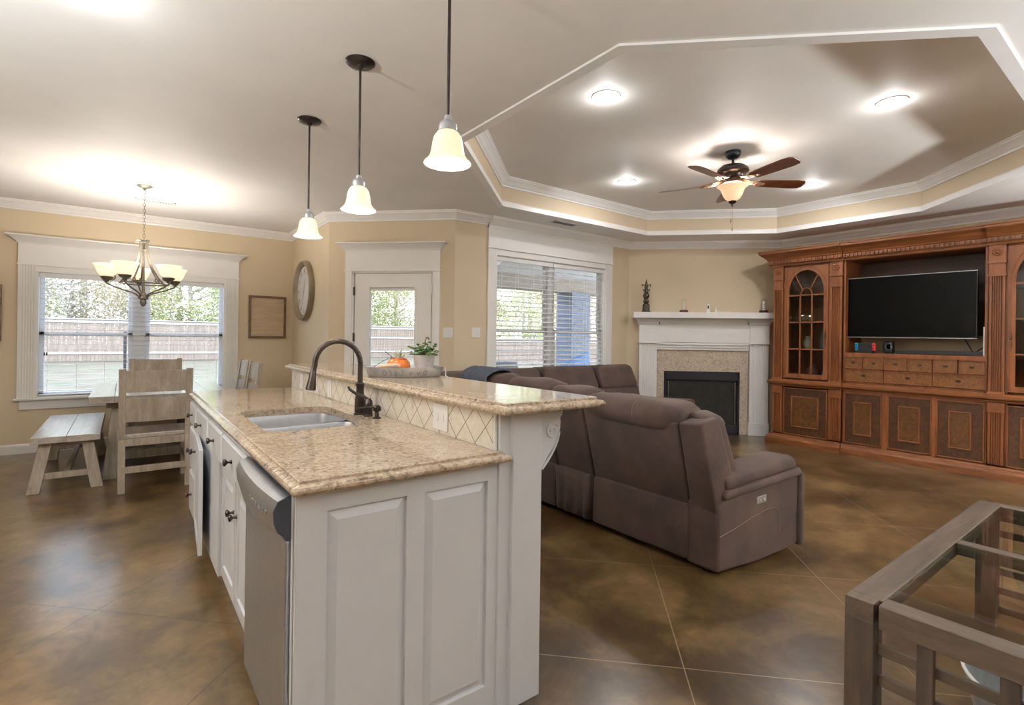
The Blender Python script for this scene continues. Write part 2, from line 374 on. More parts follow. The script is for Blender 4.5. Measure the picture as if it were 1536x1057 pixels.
struct(MB().sweep(BB, PTS[7:] + PTS[:3] + [(2.03, 5.97)], 1).build('baseboard_dining', MT['trim']))
struct(MB().sweep(BB, [(2.87, 5.13), PTS[3], PTS[4], (6.02, 4.94)], 1).build('baseboard_living', MT['trim']))
struct(MB().sweep(BB, [(7.42, 0.35), PTS[6], PTS[7]], 1).build('baseboard_back', MT['trim']))

# ------------------------------------------------------------------ windows, door, casings
def fluted(mb, u0, u1, v0, v1, th, n=5, fl=0.006):
    """fluted board in local (u,v,n)"""
    w = u1-u0; m = w*0.14; pts = [(u0, 0), (u0, th)]; g = (w-2*m)/n
    for k in range(n):
        a = u0+m+k*g; pts += [(a+g*0.12, th), (a+g*0.3, th-fl), (a+g*0.7, th-fl), (a+g*0.88, th)]
    pts += [(u1, th), (u1, 0)]
    A = [mb.v((p[0], v0, p[1])) for p in pts]; B = [mb.v((p[0], v1, p[1])) for p in pts]
    mb.bm.faces.new(A); mb.bm.faces.new(B[::-1])
    for i in range(len(pts)): mb.bm.faces.new([A[i], A[(i+1) % len(pts)], B[(i+1) % len(pts)], B[i]])
def hx(mb, u0, u1, v0, v1, n0, n1, bev=0, seg=2):
    return mb.hexa([(u0, v0, n0), (u1, v0, n0), (u1, v0, n1), (u0, v0, n1), (u0, v1, n0), (u1, v1, n0), (u1, v1, n1), (u0, v1, n1)], bev, seg)
def header(mb, u0, u1, v0, v1, th=0.028, corn=0.095, ch=0.085):
    hx(mb, u0, u1, v0, v1-ch, 0, th)
    hx(mb, u0-0.008, u1+0.008, v0-0.008, v0+0.012, 0, th+0.008)
    steps = [(0.0, 0.008, 0.012), (0.012, 0.02, 0.02), (0.02, 0.05, 0.055), (0.055, 0.07, 0.065), (0.075, ch, corn*0.82), ]
    a = v1-ch; prev = (0.010, a)
    for o1, o2 in ((0.012, 0.16), (0.02, 0.30), (0.045, 0.62), (0.06, 0.80), (0.075, 0.82), (0.078, 1.0)):
        z = a + ch*o2; q0, q1 = prev[0], o1*corn/0.078
        mb.hexa([(u0-q0, prev[1], 0), (u1+q0, prev[1], 0), (u1+q0, prev[1], th+q0), (u0-q0, prev[1], th+q0), (u0-q1, z, 0), (u1+q1, z, 0), (u1+q1, z, th+q1), (u0-q1, z, th+q1)])
        prev = (q1, z)
def window(name, T, u0, u1, v0, v1, rail, mulls, depth=0.10, fr=0.045):
    """T: local frame with n into the room, wall face at n=0"""
    e = bpy.data.objects.new(name, None); COL.objects.link(e); e.location = T @ Vector(((u0+u1)/2, v0, 0)); struct(e)
    mb = MB(T)
    for a, b in ((u0, u0+0.012), (u1-0.012, u1)): hx(mb, a, b, v0, v1, -0.14, 0.0)
    hx(mb, u0, u1, v1-0.012, v1, -0.14, 0.0); hx(mb, u0, u1, v0, v0+0.012, -0.14, 0.0)
    mb.build('jamb', MT['trim'], e)
    bays = [u0+0.012] + [m for q in mulls for m in q] + [u1-0.012]
    mb = MB(T)
    for q in mulls: hx(mb, q[0], q[1], v0, v1, -0.12, -0.055)
    for a, b in zip(bays[::2], bays[1::2]):
        for lo, hi, n0, n1 in ((v0+0.012, rail+0.02, -0.085, -0.06), (rail-0.02, v1-0.012, -0.115, -0.09)):
            hx(mb, a, a+fr, lo, hi, n0, n1); hx(mb, b-fr, b, lo, hi, n0, n1); hx(mb, a, b, lo, lo+0.04, n0, n1); hx(mb, a, b, hi-0.04, hi, n0, n1)
    mb.build('window_frame', MT['vinyl'], e, bev=0.003)
    mb = MB(T)
    for a, b in zip(bays[::2], bays[1::2]):
        hx(mb, a+fr, b-fr, v0+0.05, rail-0.02, -0.074, -0.071); hx(mb, a+fr, b-fr, rail+0.02, v1-0.05, -0.104, -0.101)
    mb.build('pane', MT['glass'], e)
    return e
def blind(name, T, u0, u1, v0, v1, pitch, tilt, label, w=0.05, ncord=4, val=0.05, nc=-0.028):
    e = thing(name, T @ Vector(((u0+u1)/2, v0, nc)), label, 'window blind')
    mb = MB(T); hx(mb, u0, u1, v1-val, v1, nc-0.028, nc+0.025); mb.build('head_rail', MT['slat'], e, bev=0.003)
    mb = MB(T); hx(mb, u0+0.004, u1-0.004, v0, v0+0.014, nc-w/2, nc+w/2); mb.build('bottom_rail', MT['slat'], e, bev=0.003)
    mb = MB(T); z = v0+0.014+pitch*0.7; c, s = math.cos(tilt)*w/2, math.sin(tilt)*w/2; th = 0.0013
    while z < v1-val-0.01:
        mb.hexa([(u0+0.004, z-s-th, nc-c), (u1-0.004, z-s-th, nc-c), (u1-0.004, z+s-th, nc+c), (u0+0.004, z+s-th, nc+c),
                 (u0+0.004, z-s+th, nc-c), (u1-0.004, z-s+th, nc-c), (u1-0.004, z+s+th, nc+c), (u0+0.004, z+s+th, nc+c)]); z += pitch
    mb.build('slats', MT['slat'], e)
    mb = MB(T)
    for k in range(ncord):
        u = u0 + (u1-u0)*(0.08 + 0.84*k/(ncord-1))
        for dn in (-w/2-0.001, w/2+0.001): hx(mb, u-0.001, u+0.001, v0, v1-val, nc+dn-0.0008, nc+dn+0.0008)
    mb.build('ladder_cord', MT['slat'], e)
    return e
# dining window (wall y = 7.70)
TD = LF((0, 7.70, 0), (1, 0, 0), (0, 0, 1), (0, -1, 0))
w1 = window('window_1', TD, WX0, WX1, WZ0, WZ1, 1.31, [(0.088, 0.214)])
mb = MB(TD); fluted(mb, -0.92, -0.765, 0.60, 2.06, 0.024); fluted(mb, 1.06, 1.218, 0.60, 2.06, 0.024); header(mb, -0.92, 1.218, 2.065, 2.378)
hx(mb, WX0, WX1, 1.99, 2.065, 0, 0.018); mb.build('casing', MT['trim'], w1)
mb = MB(TD); hx(mb, -0.945, 1.243, 0.578, 0.602, -0.10, 0.055, 0.004); hx(mb, -0.90, 1.20, 0.475, 0.578, 0, 0.018, 0.004); mb.build('window_sill', MT['trim'], w1)
b0_ = blind('window_blind', TD, WX0+0.016, 0.147, WZ0+0.02, 1.985, 0.057, R(2), 'white slatted blind over the left half of the dining window, its slats open')
blind('window_blind', TD, 0.153, WX1-0.016, WZ0+0.02, 1.985, 0.057, R(2), 'white slatted blind over the right half of the dining window, behind the chandelier')
for u in (-0.700, -0.680):
    mb = MB(TD); mb.tube([(u, 1.10, 0.004), (u, 1.93, 0.004)], 0.0008, 5); cw = mb.build('tilt_cord', MT['slat'], b0_)
    mb = MB(TD); hx(mb, u-0.007, u+0.007, 1.068, 1.102, -0.003, 0.011, 0.003); tag(mb.build('cord_tassel', MT['bronze'], cw), 'small dark tassel')
# living window (wall y = 5.03)
TL = LF((0, 5.03, 0), (1, 0, 0), (0, 0, 1), (0, -1, 0))
w2 = window('window_2', TL, VX0, VX1, VZ0, VZ1, 1.42, [(4.40, 4.50)])
mb = MB(TL); hx(mb, 3.41, 3.54, 0.60, 2.395, 0, 0.024); hx(mb, 5.42, 5.55, 0.60, 2.395, 0, 0.024); hx(mb, 3.41, 5.55, 2.40, 2.70, 0, 0.028)
hx(mb, 3.40, 5.56, 2.385, 2.402, 0, 0.036); hx(mb, 3.54, 5.42, 2.315, 2.385, 0, 0.018)
mb.build('casing', MT['trim'], w2, bev=0.003)
mb = MB(); mb.sweep([(0.0, 2.625), (0.035, 2.625), (0.04, 2.65), (0.055, 2.665), (0.09, 2.70), (0.112, 2.72), (0.116, 2.7495), (0.0, 2.7495)], [(3.41, 5.03), (5.55, 5.03)], 1); mb.build('cornice', MT['trim'], w2)
mb = MB(TL); hx(mb, 3.39, 5.57, 0.578, 0.60, -0.10, 0.05, 0.004); hx(mb, 3.42, 5.54, 0.48, 0.578, 0, 0.018, 0.004); mb.build('window_sill', MT['trim'], w2)
blind('window_blind', TL, VX0+0.016, 4.445, VZ0+0.02, 2.305, 0.060, R(-16), 'white slatted blind on the left half of the window behind the sectional sofa')
blind('window_blind', TL, 4.455, VX1-0.016, VZ0+0.02, 2.305, 0.060, R(-16), 'white slatted blind, right half of the window behind the sofa, nearest the fireplace')
# patio door on the 45 degree wall, u along (1,-1)/sqrt2 from the corner with the clock wall
q = 1/r2
TP = LF((1.905, 6.095, 0), (q, -q, 0), (0, 0, 1), (-q, -q, 0))
U = lambda x: (x-1.905)*r2
d1 = bpy.data.objects.new('door_1', None); COL.objects.link(d1); d1.location = TP @ Vector((U(2.455), 0, 0)); struct(d1)
mb = MB(TP); hx(mb, U(2.055), U(2.112), 0, 2.075, 0, 0.022); hx(mb, U(2.798), U(2.853), 0, 2.075, 0, 0.022)
hx(mb, U(2.10), U(2.124), 0, 2.07, -0.13, 0.008); hx(mb, U(2.786), U(2.81), 0, 2.07, -0.13, 0.008); hx(mb, U(2.10), U(2.81), 2.055, 2.075, -0.13, 0.008)
mb.build('casing', MT['trim'], d1, bev=0.003)
mb = MB(TP); header(mb, U(2.055), U(2.853), 2.08, 2.395, 0.026, 0.085, 0.085); mb.build('header', MT['trim'], d1)
gu0, gu1, gv0, gv1 = U(2.262), U(2.640), 0.26, 1.888
su0, su1 = U(2.131), U(2.779)
mb = MB(TP); hx(mb, U(2.123), su0+0.002, 0.01, 2.056, -0.045, -0.03); hx(mb, su1-0.002, U(2.787), 0.01, 2.056, -0.045, -0.03); hx(mb, U(2.123), U(2.787), 2.051, 2.057, -0.045, -0.03); mb.build('gap_shade_strip', MT['black'], d1)  # black strips stand in for the shade in the gap around the slab
mb = MB(TP); hx(mb, su0, gu0, 0.012, 2.052, -0.05, -0.008); hx(mb, gu1, su1, 0.012, 2.052, -0.05, -0.008); hx(mb, gu0, gu1, 0.012, gv0, -0.05, -0.008); hx(mb, gu0, gu1, gv1, 2.052, -0.05, -0.008)
mb.build('door_slab', MT['trim'], d1)
mb = MB(TP); f_ = 0.03
for a in ((gu0-f_, gu0, gv0-f_, gv1+f_), (gu1, gu1+f_, gv0-f_, gv1+f_), (gu0, gu1, gv0-f_, gv0), (gu0, gu1, gv1, gv1+f_)): hx(mb, *a, -0.02, 0.002)
mb.build('glass_surround', MT['trim'], d1, bev=0.005)
mb = MB(TP); hx(mb, gu0, gu1, gv0, gv1, -0.022, -0.019); hx(mb, gu0, gu1, gv0, gv1, -0.045, -0.042); mb.build('pane', MT['glass'], d1)
mb = MB(TP); z = gv0+0.02
while z < gv1-0.03: hx(mb, gu0+0.003, gu1-0.003, z-0.0006, z+0.0006, -0.039, -0.025); z += 0.0185
hx(mb, gu0, gu1, gv1-0.03, gv1, -0.04, -0.024); mb.build('blind', MT['slat'], d1)
for z in (0.25, 1.27, 1.80):
    mb = MB(TP); hx(mb, su0-0.014, su0+0.004, z, z+0.095, -0.008, 0.012); mb.build('hinge', MT['bronze'], d1, bev=0.002)
mb = MB(TP); hx(mb, su1-0.004, su1+0.02, 1.82, 1.92, -0.006, 0.016, 0.004); hx(mb, su1-0.02, su1-0.006, 1.85, 1.91, -0.006, 0.006, 0.003); tag(mb.build('alarm_sensor', MT['plastic'], d1), 'white alarm contact')
mb = MB(TP); mb.lathe([(0, 0), (0.028, 0), (0.028, 0.006), (0.01, 0.012), (0.01, 0.03), (0.026, 0.04), (0.028, 0.055), (0.016, 0.066), (0, 0.067)], (su1-0.07, 0.95, -0.008), 16, 'z'); tag(mb.build('door_knob', MT['bronze'], d1, smooth=True), 'dark bronze door knob')

# switches
def switch(T, u, v, label, gangs=2, name='light_switch', w=None):
    w = w or 0.07+0.046*(gangs-1); e = thing(name, T @ Vector((u, v, 0)), label, 'light switch' if name == 'light_switch' else 'outlet')
    mb = MB(T); hx(mb, u-w/2, u+w/2, v-0.058, v+0.058, 0.0005, 0.006, 0.002); mb.build('cover_plate', MT['plastic'], e)
    for k in range(gangs):
        c = u + (k-(gangs-1)/2)*0.046
        mb = MB(T); hx(mb, c-0.016, c+0.016, v-0.033, v+0.033, 0.006, 0.0085, 0.001); mb.build('rocker', MT['plastic'], e)
switch(TP, U(2.922), 1.380, 'white double rocker light switch beside the patio door')
switch(TL, 3.262, 1.386, 'white double rocker light switch between the corner and the living window')

# ------------------------------------------------------------------ the island
ZC, ZT = 0.895, 0.93          # worktop underside / top
XK, XP = 1.067, 1.25          # backsplash face, living-room face of the half wall
IY0, IY1 = 1.49, 4.21
TI = LF((0.392, 0, 0), (0, 1, 0), (0, 0, 1), (-1, 0, 0))   # u = y, v = z, n = -x : face of the kitchen-side cabinets
def raised(mb, u0, u1, v0, v1, n0, th, st=0.055, gr=0.012):
    """framed raised-panel front; solid from n0 to n0+th"""
    hx(mb, u0, u1, v0, v1, n0, n0+th*0.55)
    for a in ((u0, u0+st, v0, v1), (u1-st, u1, v0, v1), (u0+st, u1-st, v0, v0+st), (u0+st, u1-st, v1-st, v1)): hx(mb, *a, n0+th*0.5, n0+th)
    a, b, c, d = u0+st+gr, u1-st-gr, v0+st+gr, v1-st-gr; s = 0.022; m = n0+th*0.5; t = n0+th*0.95
    mb.hexa([(a, c, m), (b, c, m), (b, d, m), (a, d, m), (a+s, c+s, t), (b-s, c+s, t), (b-s, d-s, t), (a+s, d-s, t)])
def knob(T, u, v, n, parent, scale=1.0):
    k = scale; mb = MB(T); mb.lathe([(0, 0), (0.009*k, 0), (0.009*k, 0.003), (0.0055*k, 0.008), (0.005*k, 0.016), (0.013*k, 0.022), (0.0165*k, 0.027), (0.014*k, 0.033), (0, 0.036)], (u, v, n), 14, 'z')
    return tag(mb.build('knob', MT['bronze'], parent, smooth=True), 'dark bronze knob')
def drawer(T, u0, u1, v0, v1, parent, kn=True, n0=0.0, label=None):
    mb = MB(T); hx(mb, u0, u1, v0, v1, n0, n0+0.012); s = 0.012
    mb.hexa([(u0, v0, n0+0.012), (u1, v0, n0+0.012), (u1, v1, n0+0.012), (u0, v1, n0+0.012), (u0+s, v0+s, n0+0.02), (u1-s, v0+s, n0+0.02), (u1-s, v1-s, n0+0.02), (u0+s, v1-s, n0+0.02)])
    d = mb.build('drawer', MT['white'], parent)
    if kn: knob(T, (u0+u1)/2, (v0+v1)/2, n0+0.02, d)
    return d
def carcass(y0, y1, parent, x0=0.392, kick=0.445):
    mb = MB(); mb.box(x0, XK-0.012, y0, y1, 0.105, ZC-0.001); mb.box(kick, XK-0.03, y0, y1, 0, 0.105); mb.build('carcass', MT['white'], parent)
c1_ = thing('base_cabinet', (0.7, 4.0, 0), 'white island base cabinet with three stacked drawers, at the dining end', 'cabinet', 'island base cabinets')
carcass(3.83, IY1-0.01, c1_)
for v0, v1 in ((0.715, 0.865), (0.42, 0.695), (0.125, 0.40)): drawer(TI, 3.85, 4.18, v0, v1, c1_)
c2_ = thing('base_cabinet', (0.7, 3.5, 0), 'white island base cabinet with one drawer above a door hanging slightly ajar', 'cabinet', 'island base cabinets')
carcass(3.25, 3.83, c2_); drawer(TI, 3.275, 3.80, 0.715, 0.865, c2_)
# ajar door, hinged at its dining end
T2 = TI @ Matrix.Translation((3.80, 0, 0.004)) @ Matrix.Rotation(R(3.6), 4, 'Y')
mb = MB(T2); raised(mb, -0.555, 0, 0.125, 0.695, 0, 0.02); dd = mb.build('door', MT['white'], c2_); knob(T2, -0.075, 0.60, 0.02, dd)
c3_ = thing('base_cabinet', (0.7, 2.7, 0), 'white sink base cabinet with two false drawers and recessed doors, beside the dishwasher', 'cabinet', 'island base cabinets')
mb = MB(); mb.box(0.392, 0.425, 2.145, 3.25, 0.70, ZC-0.001); mb.box(0.425, XK-0.012, 2.145, 3.25, 0.105, 0.64); mb.box(0.392, 0.45, 2.965, 3.25, 0.105, 0.72); mb.box(0.445, XK-0.03, 2.145, 3.25, 0, 0.105)
mb.build('carcass', MT['white'], c3_)
drawer(TI, 2.765, 3.235, 0.715, 0.865, c3_); drawer(TI, 2.165, 2.745, 0.715, 0.865, c3_)
TIr = LF((0.425, 0, 0), (0, 1, 0), (0, 0, 1), (-1, 0, 0))
for a, b, k in ((2.165, 2.555, 2.525), (2.565, 2.955, 2.60)):
    mb = MB(TIr); raised(mb, a, b, 0.125, 0.69, 0, 0.02); dd = mb.build('door', MT['white'], c3_); knob(TIr, k, 0.53, 0.02, dd)
# dishwasher
dw = thing('dishwasher', (0.7, 1.84, 0), 'stainless steel dishwasher with a bulging control panel under the granite worktop', 'dishwasher')
MB().box(0.42, XK-0.02, 1.545, 2.14, 0.02, ZC-0.004).build('tub', MT['darkmetal'], dw)
mb = MB(); mb.box(0.372, 0.42, 1.55, 2.135, 0.10, 0.745); mb.build('door', MT['steel'], dw, bev=0.004)
mb = MB(); 
prof = [(0.42, 0.75), (0.376, 0.75), (0.350, 0.775), (0.340, 0.80), (0.338, 0.835), (0.350, 0.862), (0.375, 0.872), (0.42, 0.876)]
N = 14
rings = []
for k in range(N+1):
    y = 1.548 + (2.137-1.548)*k/N; bul = 1-((k/N-0.5)*2)**2
    rings.append([mb.v((x - (0.016*bul if x < 0.40 else 0), y, z - (0.018*bul if z < 0.80 else 0))) for x, z in prof])
for A, B in zip(rings, rings[1:]):
    for j in range(len(prof)): mb.bm.faces.new([A[j], A[(j+1) % len(prof)], B[(j+1) % len(prof)], B[j]])
mb.bm.faces.new(rings[0]); mb.bm.faces.new(rings[-1][::-1])
cp = mb.build('control_panel', MT['steel'], dw, smooth=True)
MB().prism([(x, z) for x, z in prof], 1.541, 1.5475, 'y').build('end_cap', plain('grey_end_cap', (0.045, 0.05, 0.065), 0.4), dw)
for k in range(6):
    y = 1.60+0.035*k; z = 0.815; mb = MB(); xx = 0.338 - 0.016*(1-((y-1.8425)/0.2945)**2)
    mb.box(xx-0.0015, xx+0.004, y, y+0.018, z, z+0.010); mb.build('control_button', plain('grey_button', (0.30, 0.31, 0.33), 0.4), cp)
mb = MB(); mb.box(0.43, 0.47, 1.55, 2.135, 0.0, 0.10); mb.build('toe_kick', MT['darkmetal'], dw)
# end panel with two raised panels, faces the camera (plane y = 1.50)
TE = LF((0, 1.515, 0), (1, 0, 0), (0, 0, 1), (0, -1, 0))
ep = thing('island_end_panel', (0.74, 1.52, 0), 'white island end panel with two tall raised panels facing the camera', 'cabinet panel')
mb = MB(TE); 
hx(mb, 0.385, 1.115, 0.0, ZC-0.001, -0.025, 0.008)
for a in ((0.385, 0.470, 0, ZC-0.001), (0.720, 0.782, 0, ZC-0.001), (1.028, 1.115, 0, ZC-0.001)): hx(mb, *a, 0, 0.02)
for a, b in ((0.470, 0.720), (0.782, 1.028)): hx(mb, a, b, 0, 0.105, 0, 0.02); hx(mb, a, b, 0.828, ZC-0.001, 0, 0.02)
mb.build('frame', MT['white'], ep)
for a, b in ((0.470, 0.720), (0.782, 1.028)):
    mb = MB(TE); a1, b1, c, d = a+0.006, b-0.006, 0.111, 0.822; s = 0.026
    mb.hexa([(a1, c, 0.008), (b1, c, 0.008), (b1, d, 0.008), (a1, d, 0.008), (a1+s, c+s, 0.019), (b1-s, c+s, 0.019), (b1-s, d-s, 0.019), (a1+s, d-s, 0.019)]); mb.build('raised_panel', MT['white'], ep)
# half wall with post and tile
hw = thing('island_half_wall', (1.16, 2.9, 0), 'white painted half wall and end post of the island under the raised bar', 'half wall')
MB().box(XK, XP, 1.50, 4.26, 0, 1.068).build('wall_core', MT['white'], hw)
mb = MB(); mb.box(1.118, XP+0.004, 1.468, 1.50, 0, 1.068); mb.box(XK+0.003, 1.124, 1.485, 1.50, 0.0, 1.068); mb.build('end_post', MT['white'], hw, bev=0.004)
bs = MB().box(XK-0.010, XK, 1.51, 4.26, ZT, 1.068).build('backsplash', MT['tile'], hw)
tag(bs, 'tumbled travertine tile set on the diagonal')
mb = MB(); mb.tube([(XK-0.004, 1.502, ZT), (XK-0.004, 1.502, 1.068)], 0.008, 10); mb.build('tile_edge', MT['trim'], hw, smooth=True)
BBh = [(0, 0.0), (0.014, 0.0), (0.014, 0.10), (0.006, 0.12), (0, 0.125)]
mb = MB(); mb.sweep(BBh, [(XP, 4.26), (XP, 1.505)], -1); mb.build('base_trim', MT['trim'], hw)
# worktop with the sink cut out and a stepped, bullnosed edge
def edge(zb, zt, d=0.0):
    """closed profile of the stepped edge, x outward from the slab core"""
    h = zt-zb; return [(0, zb), (0.016, zb-0.004), (0.026, zb-0.001), (0.031, zb+h*0.18), (0.031, zb+h*0.38), (0.026, zb+h*0.56), (0.017, zb+h*0.66), (0.008, zb+h*0.69), (0.0065, zb+h*0.74), (0.006, zb+h*0.92), (0.002, zt), (0, zt)]
SX0, SX1, SY0, SY1 = 0.475, 0.925, 2.27, 2.99
ct = thing('countertop', (0.72, 2.8, ZC), 'lower speckled tan granite worktop of the island with the sink cut into it', 'countertop')
mb = MB(); 
core = [(0.395, 1.482), (XK-0.011, 1.482), (XK-0.011, 4.19), (0.395, 4.19)]
inner = []
rc = 0.09
for cx_, cy_, a0 in ((SX0+rc, SY0+rc, 180), (SX1-rc, SY0+rc, 270), (SX1-rc, SY1-rc, 0), (SX0+rc, SY1-rc, 90)):
    for k in range(7): a = R(a0+15*k); inner.append((cx_+rc*math.cos(a), cy_+rc*math.sin(a)))
def plate(mb, z, core, inner):
    A = [mb.v((*p, z)) for p in core]; B = [mb.v((*p, z)) for p in inner]
    n = 7
    for i in range(4):
        for k in range(n-1): mb.bm.faces.new([A[i], B[i*n+k], B[i*n+k+1]])
        mb.bm.faces.new([A[i], B[i*n+n-1], B[((i+1) % 4)*n], A[(i+1) % 4]])
    return A, B
A1, B1 = plate(mb, ZC, core, inner); A2, B2 = plate(mb, ZT, core, inner)
for k in range(len(inner)): mb.bm.faces.new([B1[k], B1[(k+1) % len(inner)], B2[(k+1) % len(inner)], B2[k]])
mb.bm.faces.new([A1[1], A1[2], A2[2], A2[1]])
eprof = [(max(0, d) if d < 0 else d, z) for d, z in edge(ZC, ZT)]
mb.sweep([(d, z) for d, z in eprof if d >= 0], [(XK-0.011, 4.19), (0.395, 4.19), (0.395, 1.482), (1.072, 1.482), (1.072, 1.499)], 1)
mb.box(XK-0.012, 1.073, 1.481, 1.4995, ZC+0.0005, ZT-0.0002)
mb.build('slab', MT['granite'], ct)
bt = thing('bar_top', (1.27, 2.85, 1.068), 'raised speckled granite bar top reflecting the window, above the half wall', 'countertop')
mb = MB(); zb_, zt_ = 1.0685, 1.104; bx0, bx1, by0, by1 = 1.055, 1.485, 1.425, 4.32
mb.box(bx0, bx1, by0, by1, zb_, zt_)
mb.sweep([(d, z) for d, z in edge(zb_, zt_) if d >= 0], [(bx0, by0), (bx1, by0), (bx1, by1), (bx0, by1)], 1, True)
mb.build('slab', MT['granite'], bt)
# corbels under the bar overhang (plane x = XP, seen edge on from the end)
def corbel(y, label):
    e = thing('corbel', (XP+0.004, y, 0.80), label, 'corbel', 'corbels under the bar overhang')
    T = LF((XP+0.0045, y, 0), (1, 0, 0), (0, 0, 1), (0, 1, 0)); mb = MB(T)
    # outline in (u out, v up)
    out = [(0, 1.068), (0.150, 1.068), (0.150, 1.050), (0.142, 1.044), (0.140, 1.026), (0.128, 1.020), (0.126, 1.008)]
    for k in range(7): a = R(60-25*k); out.append((0.088+0.044*math.cos(a), 0.965+0.044*math.sin(a)))
    out += [(0.070, 0.90), (0.048, 0.862), (0.026, 0.835), (0.018, 0.822), (0.022, 0.812), (0.016, 0.800), (0, 0.792)]
    out = [(0, 1.068), (0.150, 1.068), (0.150, 1.052), (0.142, 1.044), (0.138, 1.028), (0.128, 1.020), (0.130, 1.000), (0.128, 0.975), (0.118, 0.945), (0.098, 0.912), (0.072, 0.880), (0.048, 0.850), (0.034, 0.828), (0.026, 0.822), (0.024, 0.808), (0.012, 0.796), (0, 0.794)]
    mb.prism(out, -0.035, 0.035); mb.build('bracket_body', MT['white'], e, bev=0.002)
    for s in (-1, 1):
        pts = []
        for k in range(20):
            a = R(200 - 30*k*0.93); r_ = 0.008 + 0.026*(k/19.0); pts.append((0.085+r_*math.cos(a), 0.970+r_*math.sin(a), s*0.036))
        pts = pts[::-1]
        pts2 = [(0.121-0.003*k - 0.0022*k*k*0.45, 0.965-0.017*k, s*0.036) for k in range(9)]
        mb = MB(T); mb.tube(pts, 0.005, 8); mb.tube(pts2, 0.0055, 8); mb.build('scroll', MT['white'], e, smooth=True)
    return e
corbel(1.545, 'white carved scroll corbel at the near end of the bar, against the post')
corbel(2.85, 'white carved scroll corbel half way along the bar overhang')
corbel(4.15, 'white carved scroll corbel at the dining end of the bar overhang')
# outlets on the backsplash
TB = LF((XK-0.010, 0, 0), (0, 1, 0), (0, 0, 1), (-1, 0, 0))
def outlet(u, v, gangs, label):
    e = thing('wall_outlet', TB @ Vector((u, v, 0)), label, 'outlet'); w = 0.075+0.045*(gangs-1)
    mb = MB(TB); hx(mb, u-w/2, u+w/2, v-0.054, v+0.054, 0.0005, 0.006, 0.002); mb.build('cover_plate', MT['plastic'], e)
    for k in range(gangs):
        c = u+(k-(gangs-1)/2)*0.046
        for dz in (-0.018, 0.018) if gangs == 1 else (0,):
            mb = MB(TB); mb.lathe([(0, 0), (0.0155, 0), (0.0155, 0.0025), (0, 0.0025)], (c, v+dz, 0.006), 16, 'z', 0.8, 1 if gangs == 1 else 1.3); mb.build('receptacle' if gangs == 1 else 'rocker', MT['plastic'], e)
outlet(1.885, 0.998, 2, 'white double cover plate on the backsplash nearest the camera')
outlet(3.325, 0.992, 1, 'white outlet on the backsplash behind the faucet')
outlet(3.975, 0.992, 1, 'white outlet on the backsplash at the dining end')
# sink
sk = thing('kitchen_sink', (0.70, 2.63, 0.72), 'stainless steel undermount sink with two bowls divided by a low ridge', 'sink')
def bowl(y0, y1, name, depth=0.19):
    mb = MB(); rr = 0.07; lv = []
    for ins, z in ((-0.012, ZC-0.0006), (0.0, ZC-0.001), (0.006, ZC-0.03), (0.012, ZC-depth+0.03), (0.045, ZC-depth), ):
        pts = []
        x0, x1, a, b = SX0-0.006+ins, SX1+0.006-ins, y0+ins, y1-ins; r_ = max(0.02, rr-ins*0.4)
        for cx_, cy_, a0 in ((x0+r_, a+r_, 180), (x1-r_, a+r_, 270), (x1-r_, b-r_, 0), (x0+r_, b-r_, 90)):
            for k in range(6): t_ = R(a0+18*k); pts.append(mb.v((cx_+r_*math.cos(t_), cy_+r_*math.sin(t_), z)))
        lv.append(pts)
    for P, Q in zip(lv, lv[1:]):
        for k in range(len(P)): mb.bm.faces.new([P[k], P[(k+1) % len(P)], Q[(k+1) % len(Q)], Q[k]])
    mb.bm.faces.new(lv[-1])
    o = mb.build(name, MT['steel'], sk, smooth=True)
    mb = MB(); mb.lathe([(0, 0.003), (0.03, 0.003), (0.04, 0.0), (0.042, 0.001)], (0.70, (y0+y1)/2, ZC-depth+0.001), 20); mb.build('drain', MT['steel'], o, smooth=True)
bowl(SY0-0.006, 2.60, 'bowl'); bowl(2.635, SY1+0.006, 'bowl')
MB().box(SX0+0.03, SX1-0.03, 2.601, 2.634, ZC-0.05, ZC-0.012, 0.006).build('divider', MT['steel'], sk, smooth=True)
# faucet
fa = thing('kitchen_faucet', (0.97, 2.575, ZT), 'dark bronze pull-down gooseneck faucet with a side lever behind the sink', 'faucet')
FX, FY = 0.97, 2.575
mb = MB(); mb.lathe([(0, 0), (0.030, 0), (0.030, 0.006), (0.026, 0.010), (0.027, 0.03), (0.025, 0.075), (0.019, 0.11), (0.019, 0.142), (0.022, 0.148), (0.022, 0.156), (0.016, 0.162), (0, 0.162)], (FX, FY, ZT), 20)
mb.build('body', MT['bronze'], fa, smooth=True)
dirx, diry = -0.995, 0.06
pts = [(FX, FY, ZT+0.155), (FX, FY, ZT+0.26)]; RA = 0.112
for k in range(1, 14):
    a = PI - (PI*1.02)*k/13; ox = RA + RA*math.cos(a); pts.append((FX+dirx*ox, FY+diry*ox, ZT+0.26+RA*math.sin(a)))
e_ = Vector(pts[-1]); pts.append(tuple(e_ + Vector((-0.006, 0, -0.02))))
mb = MB(); mb.tube(pts, 0.0128, 14); mb.build('gooseneck', MT['bronze'], fa, smooth=True)
p0 = Vector(pts[-1]); dn = Vector((-0.13, 0.0, -1)).normalized()
mb = MB(); mb.tube([p0, p0+dn*0.012, p0+dn*0.014, p0+dn*0.04, p0+dn*0.075, p0+dn*0.098, p0+dn*0.10], [0.0145, 0.0145, 0.016, 0.017, 0.022, 0.0245, 0.021], 16); tag(mb.build('spray_head', MT['bronze'], fa, smooth=True), 'dark flared spray head')
hx_, hy_ = FX+0.012, FY-0.085
